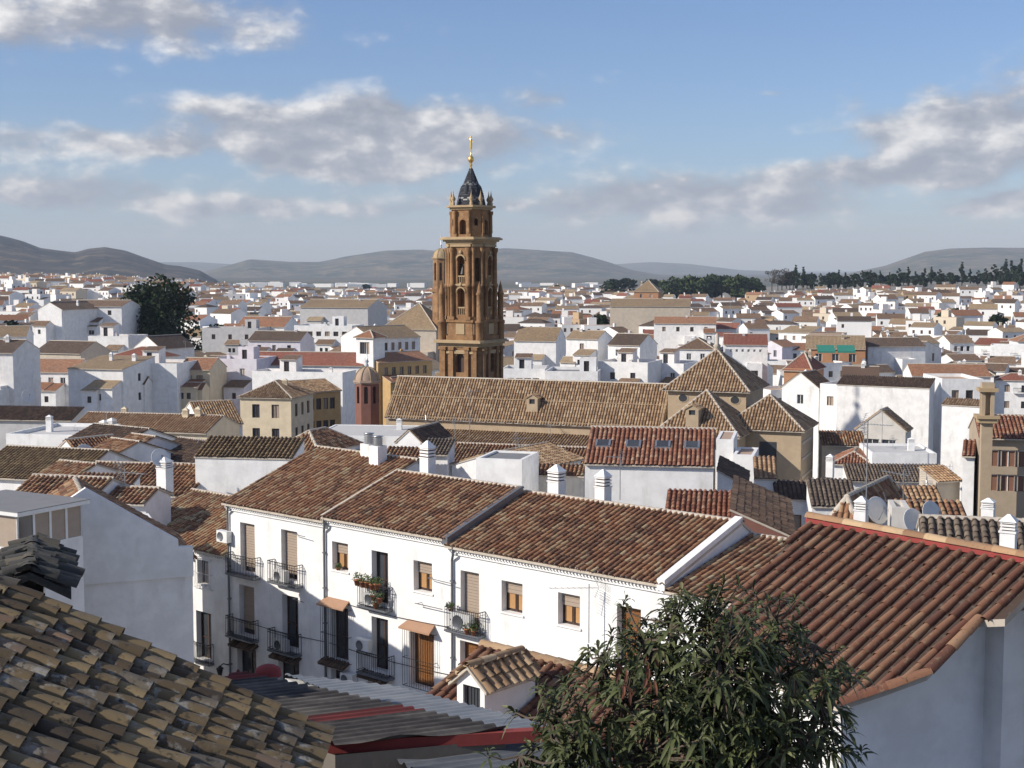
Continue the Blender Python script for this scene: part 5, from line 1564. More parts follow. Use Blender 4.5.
# ------------------------------------------------------------------ houses one can tell apart, nearest blocks first
def place(label, pL, pR, pyE, th, W, H, roof, rise, wm, tm, win=None, Y=None, cat='house', name='townhouse', side=None, chim=(), group=None, top=None, k=.36, **kw):
    """top: the pixel row of the ridge; the run of the front slope is then worked out from its fall k"""
    th = R(th); o = locate(pL, pyE, H, Y); L = span(o, th, pR)
    fr = Frame((o.x, o.y, o.z - H), th)
    if top is not None:
        run = .4
        while run < 14 and proj(o + fr.n * run + fr.u * L * .5 + Vector((0, 0, k * run)))[1] > top + (proj(o + fr.u * L * .5)[1] - pyE): run += .1
        rise = k * run; W = run if roof == 'shed' else 2 * run
    far = o.y > 240
    ops = {}
    mk = lambda ln, spec: grid_ops(ln, H, *spec)
    if win: ops['f'] = mk(L, win)
    if side: ops['r'] = mk(W, side)
    if not chim and L > 4 and W > 3 and o.y > 112 and rnd.random() < .75:
        chim = [(rnd.uniform(.15, .85) * L, rnd.uniform(.35, .65) * W, rnd.uniform(.7, 1.3), rnd.uniform(.45, .65)) for _ in range(rnd.choice([1, 1, 2]))]
    lod = 3 if o.y < 190 else 1
    if lod == 1: kw.setdefault('pitch', .25)
    else:
        kw.setdefault('pitch', .27); kw.setdefault('tiles', dict(expo=.36, seg=3))
        tm = {'f_brown': 't_row', 'f_tan': 't_church', 'f_dark': 't_dark', 'f_red': 't_red', 'f_orange': 't_red'}.get(tm, tm)
    kw.setdefault('frame', rnd.choice(['dwood', 'wframe', 'wframe', 'wood']))
    for k_ in ops: ops[k_] = [q_ if (len(q_) > 4 and q_[4] not in ('glass',)) else q_[:4] + (rnd.choice(['glass', 'glass', 'shut']),) for q_ in ops[k_]]
    hh = house(name, label, fr, L, W, H, roof, rise, wm, tm, ops, lod=lod, chim=chim, near=False, cat=cat, group=group, base_ext=4, **kw)
    if 200 < o.y < 420 and name == 'townhouse' and L > 5:      # lower wings, yard walls and stair heads of the same house
        for i in range(rnd.choice([1, 2, 2])):
            aw, ad, ah = rnd.uniform(2.5, 4.5), rnd.uniform(2, 4), H * rnd.uniform(.42, .72)
            house('', '', fr.sub(rnd.uniform(0, max(.1, L - aw)), -ad, 0), aw, ad, ah, rnd.choice(['flat', 'shed', 'shed', 'shed', 'gx']), .9, wm, tm if roof != 'flat' else 'f_brown', {'f': grid_ops(aw, ah, 1, rnd.choice([1, 2]), .7, 1.0)}, lod=1, into=hh[0], pn='wing_', reg=False, base_ext=4, parapet=.3)
        if roof == 'flat':
            house('', '', fr.sub(rnd.uniform(.3, L - 3.2), W * .45, H - .1), 2.8, 2.6, 2.4, rnd.choice(['flat', 'shed']), .5, wm, 'f_brown', {'f': [(.7, 1.6, .1, 2.0, 'glass')]}, lod=1, into=hh[0], pn='stair_head_', reg=False, base_ext=0, parapet=.1)
    return hh

Q = place
# --- between the terrace and the church
o = P(585, 462, 80); thm = R(-9); dd, rr = across(o, Vector((math.cos(thm), math.sin(thm), 0)), Vector((-math.sin(thm), math.cos(thm), 0)), 592, 427)
hm, sm_, rm = Q('white house with four skylights in its red tiled roof, before the church', 585, 715, 462, -9, 2 * dd, 9, 'gx', rr, 'white', 't_red', None, 80, over=.2, tiles=dict(expo=.4, seg=4, lift=.014, jit=.5, rad=.115))
for px in (600, 631, 661, 691):
    fr = sm_['f'][0]; n = fr.n; p = on_plane(px, 450, fr.o, n); L = (p - fr.o).dot(fr.u)
    q = .42; k = rr / dd; c = lambda x, y, dz: fr.p(x, y, 9 + y * k + dz)
    b = MB(); x0, x1, y0, y1 = L - .45, L + .45, dd * .40, dd * .58
    V = [c(x0, y0, .14), c(x1, y0, .14), c(x1, y1, .14), c(x0, y1, .14)]
    b.poly(V, 1); B = [v - Vector((0, 0, .25)) for v in V]
    for i in range(4): b.poly([B[i], B[(i + 1) % 4], V[(i + 1) % 4], V[i]], 0)
    for a, d in ((x0, x0 + .12), (x1 - .12, x1)): b.poly([c(a, y0, .16), c(d, y0, .16), c(d, y1, .16), c(a, y1, .16)], 0)
    b.build('skylight', [MAT['metal'], MAT['glass']], rm)
Q('low lean-to with a small red tiled roof just behind the terrace ridge', 665, 733, 518, -10, 4.5, 6, 'shed', 1.7, 'white', 't_red', None, 70, over=.1, top=490)
o = P(792, 536, 61.5); HH = 7.0
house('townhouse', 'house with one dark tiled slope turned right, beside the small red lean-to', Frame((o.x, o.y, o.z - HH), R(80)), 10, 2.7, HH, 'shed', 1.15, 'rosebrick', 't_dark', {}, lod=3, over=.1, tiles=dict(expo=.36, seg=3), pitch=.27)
Q('narrow white block right of the skylight roof, under the church transept', 716, 735, 440, -12, 5, 8, 'flat', 0, 'white', 'terrace', None, 92, parapet=.05)
o = P(747, 486, 80); HH = 7.0
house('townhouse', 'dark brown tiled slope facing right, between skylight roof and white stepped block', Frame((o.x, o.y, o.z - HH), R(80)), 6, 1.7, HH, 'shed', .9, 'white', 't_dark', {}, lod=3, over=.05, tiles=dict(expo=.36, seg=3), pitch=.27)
Q('white stepped block left of the small ochre shed roof', 733, 756, 456, -14, 4, 8, 'flat', 0, 'white', 'terrace', None, 90, parapet=.1)
Q('white house with a small ochre tiled shed roof below the chapel', 755, 779, 478, -8, 5, 7, 'shed', 1.6, 'white', 't_ochre', None, 86, over=.1, top=457)
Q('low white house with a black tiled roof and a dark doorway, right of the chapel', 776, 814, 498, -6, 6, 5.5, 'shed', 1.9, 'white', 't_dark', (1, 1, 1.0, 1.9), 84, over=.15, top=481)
Q('house with a grey brown ribbed roof behind the left end of the red ridge', 812, 861, 505, -6, 8, 6, 'shed', 2.4, 'white', 't_dark2', None, 80, over=.15, top=479)
Q('narrow roof with an ochre diagonal hip, left of the slotted chimney by the dish', 826, 862, 522, -30, 8, 6, 'hip', 1.1, 'white', 't_row', None, 60, over=.1)
Q('peeling low wall with a thin brown roof strip, left of the skylight roof', 522, 584, 474, -10, 4, 6.5, 'shed', .9, 'peel', 't_row', None, 90, over=.1, top=464)
Q('white block with a flat grey slab roof left of the peeling wall', 476, 522, 460, -16, 4, 8, 'flat', 0, 'white', 'slab', None, 86, parapet=.12)
Q('long low house with a brown tiled roof just in front of the church aisle', 446, 586, 462, -16, 8, 6.5, 'gx', 1.7, 'white', 't_row', None, 108, top=443)
Q('low tan house with a diagonal ridge above the white slab block', 452, 520, 464, -34, 8, 6.5, 'gy', .9, 'white', 't_church', None, 98)
Q('low terracotta coloured house behind the first terrace chimneys', 312, 366, 450, -10, 4, 6.5, 'flat', 0, 'brick', 'terrace', None, 100, parapet=.1)
Q('small brick and white house behind the cowled chimneys', 384, 420, 455, -12, 4, 6.5, 'shed', .6, 'brick', 't_row', None, 96, top=447)
Q('small house with a ribbed grey canopy behind the slotted chimney', 421, 447, 452, -12, 4, 7, 'shed', .9, 'white', 't_dark2', None, 98, top=439)
Q('low pale hall with a light grey flat roof in front of the church', 312, 402, 436, -6, 9, 6, 'flat', 0, 'white', 'slabw', None, 124, parapet=.05)
Q('low house with a dark open gable at the end of the pale hall', 398, 420, 440, -20, 6, 6, 'gy', .9, 'white', 't_dark', None, 116)
Q('house with a mossy brown roof over the tall sunlit blank wall', 195, 290, 456, -9, 9, 10, 'shed', 1.9, 'white', 't_mossy', None, 84, over=.06, top=437)
Q('small hipped brown roof with a dark right slope, above the sunlit blank wall', 272, 318, 450, -22, 6, 7, 'hip', 1.2, 'white', 't_row', None, 96, over=.1)
# --- left middle: roof cluster
Q('low house with red brown tiles and a dish, left of the sunlit wall', 122, 186, 491, -16, 8, 6, 'gx', 2.0, 'white', 't_row', None, 84, top=463)
Q('small roof with white ridge directly behind the shaded gable, left part', 92, 142, 499, -14, 6, 7, 'gx', 1.5, 'white', 't_row', None, 70, top=486)
Q('brown roof with a pale ridge line behind the sunroom', 14, 90, 493, -14, 7, 7, 'gx', 1.5, 'white', 't_row', None, 70, top=476)
Q('low tiled lean-to with striped tiles and an air conditioner at its foot', 66, 124, 487, -10, 7, 7, 'shed', 1.5, 'white', 't_row', None, 78, top=473)
Q('white sided roof with steep brown tiles left of the dish', 34, 66, 477, -30, 6, 7, 'gx', 1.5, 'white', 't_row', None, 84, top=461)
Q('broad low brown roofed house at the left edge above the sunroom', -30, 70, 474, -18, 9, 5.5, 'gx', 1.8, 'white', 't_mossy', None, 94, top=446)
Q('striped tile roof strip beside the dish on the broad brown roof', 86, 140, 472, -14, 6, 5.5, 'gx', 1.8, 'white', 't_row', None, 92, top=462)
Q('little white dormer house with brown tiles, leftmost of three in a close row', 56, 74, 450, -40, 4, 6.5, 'gy', .9, 'white', 't_row', None, 106)
Q('little white gabled house with striped brown roof, middle of three in a close row', 80, 104, 455, -40, 5, 6.5, 'gx', .9, 'white', 't_row', None, 100, top=438)
Q('little white gabled house with striped brown roof, rightmost of three in a close row', 102, 122, 450, -40, 5, 6.5, 'gx', .9, 'white', 't_row', None, 103, top=434)
Q('dark gabled roof rising behind the three little gabled houses', 66, 118, 440, -34, 7, 7, 'gx', 1.7, 'white', 't_dark', None, 112, top=424)
Q('white gabled house with an umber roof in front of the orange roofed house', 138, 182, 460, -42, 7, 6.5, 'gx', 1.6, 'white', 't_dark', (1, 2), 104, top=437)
Q('long low house with a flat orange terracotta roof, left of the street', 72, 150, 427, -13, 9, 6, 'gx', 1.7, 'cream', 't_ochre', (1, 3), 132, top=412)
Q('cream house end with two dark doorways under a tan roof', 150, 205, 430, -16, 8, 6.5, 'gx', 1.4, 'cream', 't_ochre', (1, 3, .9, 2.0), 128, top=414)
Q('white house with four tall dark doorways under a mossy tan roof', 200, 241, 424, 24, 9, 6.5, 'gx', 1.7, 'white', 't_church', (1, 4, .9, 2.1), 142, top=402)
Q('low white workshop with a pale flat roof at the left', 6, 72, 437, -10, 9, 4.5, 'flat', 0, 'white', 'slabw', None, 122, parapet=.3)
Q('dark low shed roof at the left under the house with the yellow door', -20, 70, 418, -8, 9, 4.5, 'shed', .8, 'grey', 't_dark', None, 150, top=406)
# --- left: behind the cluster
Q('yellowish corner house with a hipped brown roof and two balconied windows', 240, 290, 396, -12, 8, 7, 'hip', 1.7, 'cream', 't_church', (2, 2, 1.0, 1.7), 175, side=(2, 3, .9, 1.6))
Q('ochre street front right of the yellowish corner house', 303, 340, 392, 40, 8, 6.5, 'gx', 1.2, 'ochre', 't_church', (2, 4, .8, 1.5), 185)
Q('white house with a roof terrace between the corner house and the ochre front', 262, 306, 402, 0, 8, 6, 'flat', 0, 'cream', 'terrace', None, 186, parapet=.6)
Q('large plain white house with a strip of tan tiles along its eave, at the left', 68, 122, 368, -14, 10, 8, 'shed', 1.4, 'white', 'f_tan', None, 215, side=(2, 1))
Q('plain white block next to the large plain house, flat roofed', 126, 176, 366, -10, 10, 8.2, 'flat', 0, 'white', 'terrace', None, 222, parapet=.5)
Q('low house with an orange roof and a yellow door at the left', 16, 72, 371, -8, 9, 6, 'gx', 1.8, 'white', 'f_orange', (1, 4, .9, 1.6), 232)
Q('tall whitish gabled house cut by the left edge of the picture', -20, 12, 352, -6, 9, 10, 'gx', 1.6, 'white2', 'f_dark', None, 205)
Q('cream house with an orange roof and dark garage door, right of the plain white block', 178, 209, 369, -8, 8, 7.5, 'gx', 1.6, 'cream', 'f_orange', (2, 2, 1.1, 1.4), 226)
Q('lilac white house with a purple band, left of the long dark red roof', 208, 256, 362, -12, 9, 8, 'flat', 0, 'lilac', 'terrace', (1, 2), 235, parapet=.6)
Q('long house with a dark red roof over a white wall, left of the church turret', 250, 362, 364, -9, 9, 8.5, 'gx', 1.9, 'white', 'f_red', (1, 3), 240)
Q('white wing under the long dark red roof', 252, 342, 374, -14, 6, 7, 'flat', 0, 'white', 'terrace', (1, 2, .8, 1.0), 222, parapet=.5)
Q('white lookout pavilion with an orange pyramid roof beside the long dark red roof', 356, 373, 336, -30, 3.4, 11, 'pyr', 1.0, 'white', 'f_orange', (1, 2, 1.0, 2.0), 238, name='lookout_pavilion', cat='pavilion', over=.4)
Q('white row of houses with many windows facing the street, left of the bell tower', 372, 420, 338, 42, 10, 8.5, 'gx', 2.0, 'white', 'f_tan', (2, 6, .8, 1.5), 262)
Q('ochre low street front behind the rose brick turret', 378, 432, 362, 40, 8, 7, 'gx', 1.3, 'ochre', 'f_orange', (2, 6, .8, 1.4), 236)
Q('great tan hipped roof over beige walls just left of the bell tower', 381, 436, 328, -16, 14, 9, 'pyr', 5.2, 'beige', 'f_tan', None, 300)
Q('white building with a band of dark windows, below the grey white warehouse', 294, 352, 327, -10, 10, 8, 'flat', 0, 'white', 'slab', (1, 6, 1.2, 1.1), 330, parapet=.4)
Q('grey white warehouse with a broad blank front, left of the great tan hipped roof', 300, 368, 307, -14, 16, 8, 'gx', 2.0, 'grey', 'f_tan', None, 385)
Q('pinkish white house with one dark door, above the long dark red roof', 248, 300, 340, -10, 9, 7, 'gx', 1.7, 'lilac', 'f_dark', (1, 3, .8, 1.6), 290)
Q('white house with a red gabled roof, left of the pinkish white house', 236, 284, 326, -14, 10, 7, 'gx', 2.2, 'white', 'f_orange', None, 345)
Q('pale long terrace building right of the dark tree', 202, 258, 330, -8, 10, 7, 'flat', 0, 'grey', 'terrace', (1, 3), 335, parapet=.5)
Q('tall white house with a high blank left gable, left of the dark tree', 38, 62, 309, -18, 14, 12, 'gy', 1.6, 'white', 'f_brown', None, 320)
Q('tall white house with small blue windows touching the dark tree', 62, 122, 306, -6, 12, 12, 'gx', 1.3, 'white', 'f_brown', (2, 3, .9, 1.1), 332)
Q('white house with a flat top in front of the dark tree', 88, 128, 338, -10, 9, 7, 'flat', 0, 'white', 'terrace', None, 275, parapet=.4)
Q('white gabled house with dark roof edges at the foot of the dark tree', 134, 160, 347, -32, 9, 8, 'gy', 2.2, 'white', 'f_dark', None, 272)
Q('small white house with a red and orange roof below the flat topped house', 110, 150, 356, -24, 8, 6.5, 'hip', 1.6, 'white', 'f_red', None, 252)
Q('beige gable under a dark roof, above the orange roof with the yellow door', 34, 80, 352, -20, 9, 7, 'gx', 1.9, 'beige', 'f_dark', None, 256)
Q('white shed roofed house at the left edge below the hill', -12, 26, 336, 10, 9, 8, 'gx', 1.8, 'white', 'f_tan', None, 280)
# --- right of the tower
Q('white flat roofed block with dark arches, touching the bell tower on its right', 502, 545, 372, -6, 9, 8.5, 'flat', 0, 'white', 'slab', (2, 4, 1.1, 1.2), 236, parapet=.6)
Q('white block with a grey roof slab, second right of the bell tower', 545, 598, 374, -8, 11, 8, 'flat', 0, 'white', 'slab', (1, 3, 1.0, 1.2), 232, parapet=.5)
Q('tall white block with a stair head, third right of the bell tower', 598, 648, 366, -22, 9, 8.5, 'flat', 0, 'white2', 'terrace', (2, 2), 238, parapet=.8)
Q('white house with a small brown roof behind the nave ridge, left of the crossing', 648, 684, 366, -28, 9, 8, 'flat', 0, 'white', 'terrace', (1, 2), 244, parapet=.6)
Q('white gabled house with a tan verge, right of the bell tower above the flat block', 514, 556, 340, -14, 10, 7.5, 'gx', 2.6, 'white', 'f_tan', None, 300)
Q('white penthouse with a tan tiled roof among the flat blocks right of the bell tower', 566, 598, 338, -24, 8, 9, 'gx', 1.4, 'white', 'f_tan', (1, 1), 275)
Q('white gabled house with an umber roof, midway between tower and crossing', 608, 640, 344, -30, 8, 8.5, 'gx', 1.9, 'white', 'f_dark', (1, 2), 270)
Q('white house with a brown hipped roof left above the pyramid roof', 678, 714, 348, -14, 9, 7, 'hip', 1.8, 'white', 'f_brown', (1, 2), 268)
Q('white house with dark red roof and row of small vents, above the pyramid roof', 724, 768, 344, -8, 9, 7.5, 'gx', 1.8, 'white', 'f_red', (1, 6, .5, .5), 272)
Q('long tan roofed convent wing in front of the small pyramid roofed church', 610, 690, 306, -8, 16, 9, 'gx', 2.2, 'beige', 'f_tan', None, 450)
Q('distant church with tan pyramid roof and brick walls, right of the bell tower', 634, 658, 291, -14, 10, 17, 'pyr', 3.6, 'brick', 'f_tan', (1, 2), 470, name='church', cat='church')
Q('white house with an orange roof strip in the middle distance below the convent wing', 654, 716, 323, -8, 10, 7, 'gx', 1.6, 'white', 'f_orange', (1, 4), 370)
# --- right
Q('brick house with two green awnings and a tan roof, right of the crossing', 806, 866, 348, -12, 12, 8, 'gx', 1.7, 'brick', 'f_tan', (2, 3, 1.3, 1.5), 262, top=335)
Q('white blank side house joined to the brick house with green awnings', 868, 926, 346, 8, 12, 8, 'gx', 1.6, 'white', 'f_dark', None, 266, top=338)
Q('brick house with a dark red hipped roof just right of the crossing pyramid', 784, 812, 368, -24, 9, 7.5, 'pyr', 2.2, 'brick', 'f_red', None, 205)
Q('tall white house with a narrow stair window, between brick hip and great blank wall', 782, 820, 386, -34, 5, 9, 'gy', 1.9, 'white', 't_dark', (2, 1), 184)
Q('white flat topped house with small dark windows left of the great blank wall', 820, 842, 388, -36, 8, 9.5, 'flat', 0, 'white', 'terrace', (1, 1), 180, parapet=.6)
Q('great blank sunlit white wall with a dark roof strip, right of the church', 837, 931, 384, -30, 9, 13, 'shed', 1.5, 'white2', 't_dark', None, 176, over=.1, top=375)
Q('low brown roofed wing with small dark windows behind the great blank wall', 842, 880, 376, -14, 7, 9, 'gx', 1.2, 'white', 't_dark', (1, 3, .9, .7), 200, top=366)
Q('long orange tan roof above the great blank wall, near the brick column', 912, 992, 375, -6, 9, 8, 'gx', 1.5, 'white', 'f_orange', (1, 4), 212, top=364)
Q('shaded white house with one window, left of the brick column', 942, 985, 382, -2, 9, 10, 'flat', 0, 'white', 'terrace', (1, 2), 172, parapet=.4)
Q('white house with a tile topped sloping wall between great wall and brick column', 942, 984, 404, -34, 9, 9, 'shed', .8, 'white', 't_church', None, 146, over=.1, top=398)
Q('small ruined gable with a tile coping in front of the great blank wall', 856, 908, 428, -26, 3, 7, 'gy', 1.9, 'peel', 't_church', (1, 2, 1.4, 1.3), 138, over=.15)
Q('long roof of grey brown ribbed tiles below the great blank wall', 848, 951, 479, -4, 6, 5.5, 'shed', 1.3, 'white', 't_dark2', (1, 4, .9, .9), 112, top=464)
Q('low white house with a pale terrace, above the grey brown ribbed roof', 872, 940, 455, -5, 7, 5.5, 'flat', 0, 'white', 'slabw', None, 122, parapet=.2)
Q('low tiled roof along the wall right of the chapel', 822, 868, 444, -6, 8, 5, 'shed', 1.4, 'beige', 't_row', None, 134, top=431)
Q('small red and tan roofs squeezed between the chapel and the ribbed roof', 834, 874, 462, -18, 6, 5, 'hip', .8, 'white', 't_red', None, 124)
Q('low wall with a strip of brown ribs behind the satellite dishes', 868, 972, 517, -6, 5, 6, 'shed', 1.8, 'white', 't_row', None, 62, over=.1, top=500)
Q('pale rooftop terrace with white columns behind the dishes', 892, 914, 512, -10, 2, 7.5, 'flat', 0, 'peel', 'slabw', (1, 2, .5, 1.2), 58, parapet=.2)
Q('small ochre roof strip standing over the pair of dishes', 896, 945, 498, -4, 4, 7, 'shed', .7, 'beige', 't_ochre', None, 70, over=.15, top=486)
Q('slanted ochre roof left of the white post and the tan house', 936, 964, 480, 20, 5, 6, 'shed', .9, 'beige', 't_ochre', None, 98, top=467)
Q('narrow white upright block left of the tan house', 963, 978, 454, -20, 3, 8, 'shed', .7, 'white', 't_red', None, 96, top=440)
Q('house with dark ribbed roof at the right edge, behind the red ridge', 922, 1060, 545, -14, 6, 7, 'gx', 1.9, 'white', 't_dark2', None, 44, over=.15, top=518)
# the tan tower house at the right edge with its brick column
tnh, tns, tnr = Q('tan rendered house with shuttered windows and a red roof at the right edge', 979, 1060, 435, -12, 6, 10, 'gx', 1.1, 'tan', 't_red', (2, 4, 1.35, 1.15, False, 'shut2', .3, None, 1.7), 96, over=.45)
c = P(986, 440, 94); b = MB(); f = Frame((c.x, c.y, c.z - 9), R(-10))
b.box(f, -.36, .36, -.36, .36, 0, 9 + 1.2, 0); b.box(f, -.6, .6, -.6, .6, 10.2, 10.5, 1); b.box(f, -.75, .75, -.75, .75, 10.5, 10.7, 1)
for sx in (-.3, .3):
    for sy in (-.3, .3): b.box(f, sx - .12, sx + .12, sy - .12, sy + .12, 10.7, 12.3, 0)
b.box(f, -.30, .30, .0, .30, 10.7, 12.3, 0); b.box(f, -.62, .62, -.62, .62, 12.3, 12.55, 1); b.box(f, -.4, .4, -.4, .4, 12.55, 12.9, 0)
t = thing('brick_column', 'tall brick chimney column with a niche, left of the tan tower house', 'chimney', f.o); b.build('shaft', [MAT['church'], MAT['tstone']], t)

# --- free standing bits on the roofs
EQ = 'rooftop pieces'
dish(P(875, 528, 60), (.5, -.85, .35), .60, 'large pale satellite dish beside a white slotted chimney, leftmost of the three at the right', mast=.75)
dish(P(911, 542, 50), (.45, -.85, .35), .46, 'left one of the two close satellite dishes behind the red ridge', mast=.75)
dish(P(929, 537, 50), (.55, -.8, .35), .50, 'right one of the two close satellite dishes behind the red ridge', mast=.80)
dish(P(160, 470, 82), (.5, -.8, .35), .55, 'satellite dish beside the white chimney on the brown roof at the left', mast=.7)
dish(P(84, 463, 98), (.6, -.75, .35), .62, 'satellite dish on the broad brown roof near the pair of little gabled houses', mast=.7)
dish(P(28, 402, 190), (.6, -.75, .3), .9, 'white satellite dish low at the left below the house with the yellow door', mast=.8)
def solo_chimney(px, py_top, py_foot, Y, label, w=.55, m='white', th=-30, group='white chimneys among the roofs'):
    p = P(px, py_foot, Y); hgt = P(px, py_top, Y).z - p.z
    t = thing('chimney', label, 'chimney', p, group); b = MB(); chimney(b, Frame(p, R(th)), 0, 0, -.6, hgt + .4, w, w * .85)
    b.build('stack', [MAT[m], MAT['dwood']], t)
solo_chimney(861, 492, 528, 58, 'white slotted chimney at the left of the large satellite dish', .5)
solo_chimney(988, 494, 516, 58, 'white slotted chimney below the tan tower house', .5)
solo_chimney(1008, 508, 548, 36, 'white slotted chimney rising behind the red ridge at the right edge', .38)
solo_chimney(165, 454, 484, 82, 'stout white chimney on the brown roof left of the sunlit blank wall', .75)
solo_chimney(104, 418, 432, 130, 'small white chimney behind the pair of little gabled houses', .7)
solo_chimney(112, 416, 432, 130, 'second small white chimney at the right of its twin behind the little gabled houses', .7)
solo_chimney(830, 452, 470, 118, 'thin white chimney right of the chapel', .6)
antenna(P(865, 560, 45), 4.6, 'tall television mast left of the large satellite dish', aim=(.8, -.5, 0), ln=1.0)
antenna(P(882, 440, 120), 2.8, 'television aerial on the low roof in front of the great blank wall', aim=(.8, .4, 0), ln=1.2)
antenna(P(107, 440, 128), 4.0, 'thin television mast near the orange terracotta roof', aim=(.8, .4, 0), ln=1.0)
antenna(P(620, 500, 66), 2.2, 'small television aerial on the roof behind the right chimney', aim=(-.8, .3, 0), ln=.9)
antenna(P(455, 452, 100), 2.4, 'television aerial over the brown roof behind the terrace', aim=(.7, .4, 0), ln=1.0)
antenna(P(186, 372, 225), 5, 'television mast between the plain white block and the orange roof', aim=(.7, .4, 0), ln=1.5)
antenna(P(586, 352, 240), 5, 'television mast on the white blocks right of the bell tower', aim=(.7, .4, 0), ln=1.5)
antenna(P(730, 330, 290), 6, 'television mast above the pyramid roof', aim=(.7, .4, 0), ln=1.6)
# thin aerials scattered over the roofs of the middle distance, copies of one
a0 = antenna(P(470, 430, 110), 3.2, 'thin television aerial on a far roof', aim=(.8, .4, 0), ln=1.3, n=6, group='thin aerials on far roofs')
for (hx, hy, ra, rb_) in list(HOUSES)[20:]:
    if 60 < hy < 420 and rnd.random() < .6:
        p0 = Vector((hx + rnd.uniform(-1, 1), hy + rnd.uniform(-1, 1), ground(hx, hy) + rnd.uniform(7.2, 8.2)))
        dup(a0, p0, rnd.uniform(0, 6.28), rnd.uniform(.8, 1.5))
# green awnings on the brick house
for px in (826, 846):
    p = P(px, 346, 255); t = thing('awning', 'green awning on the brick house, ' + ('left one' if px < 830 else 'right one'), 'awning', p, 'green awnings')
    f = Frame(p, R(-7)); b = MB()
    b.poly([f.p(-1.6, -1.0, -.9), f.p(1.6, -1.0, -.9), f.p(1.6, 1.6, .1), f.p(-1.6, 1.6, .1)]); b.poly([f.p(-1.6, -1.0, -1.2), f.p(1.6, -1.0, -1.2), f.p(1.6, -1.0, -.9), f.p(-1.6, -1.0, -.9)])
    b.build('canvas', MAT['green'], t)
# ------------------------------------------------------------------ the rest of the town
def clash(x, y, r, ry=None):
    for hx, hy, a, b in HOUSES:
        if (hx - x) ** 2 + (hy - y) ** 2 < (r + (a + b) * .5) ** 2: return True
    return False
WALLS = [('white', 'white', .66), ('white2', 'whitish', .2), ('cream', 'cream', .035), ('grey', 'grey', .04), ('beige', 'beige', .02), ('ochre', 'ochre', .015), ('lilac', 'lilac', .03)]
ROOFS = [('f_brown', 'brown', .38), ('f_tan', 'tan', .27), ('f_orange', 'orange', .10), ('f_dark', 'dark', .17), ('f_red', 'russet', .08)]
def pick(tab): return tab[rng.choice(len(tab), p=np.array([t[2] for t in tab]) / sum(t[2] for t in tab))]
NH = sum(1 for o in bpy.data.objects if o.get('category') == 'house')
BUDGET = 290 - NH
plan = []
Y = 255.0
while Y < 2150:
    step = 15.5 * (1 + Y / 3000)
    x = -.41 * Y
    while x < .41 * Y:
        w = rnd.uniform(5.5, 10.5) * (1 + Y / 5000)
        xx = x + w / 2; yy = Y + rnd.uniform(-6, 6)
        px, py = proj((xx, yy, ground(xx, yy) + 6))
        dens = .93
        aa = xx / yy; edge = 1150 + 750 * sstep(-aa, .2, .32) + 250 * sstep(aa, .0, .06) - 480 * sstep(aa, .07, .13)
        if yy > edge: dens *= max(0, 1 - (yy - edge) / (60 if aa > .05 else 350))
        if rnd.random() < dens and not clash(xx, yy, w * .55):
            plan.append((yy, xx, w, px, py))
        x += w * rnd.uniform(1.02, 1.3) + (rnd.random() < .12) * 6
    Y += step
plan.sort()
# dark tree and grove clearings are honoured by the tree positions (they stand behind or between)
TREESPOT = [(P(160, 350, 350), 13)]
plan = [q for q in plan if all((q[1] - c.x) ** 2 + (q[0] - c.y) ** 2 > (r + 6) ** 2 for c, r in TREESPOT)]

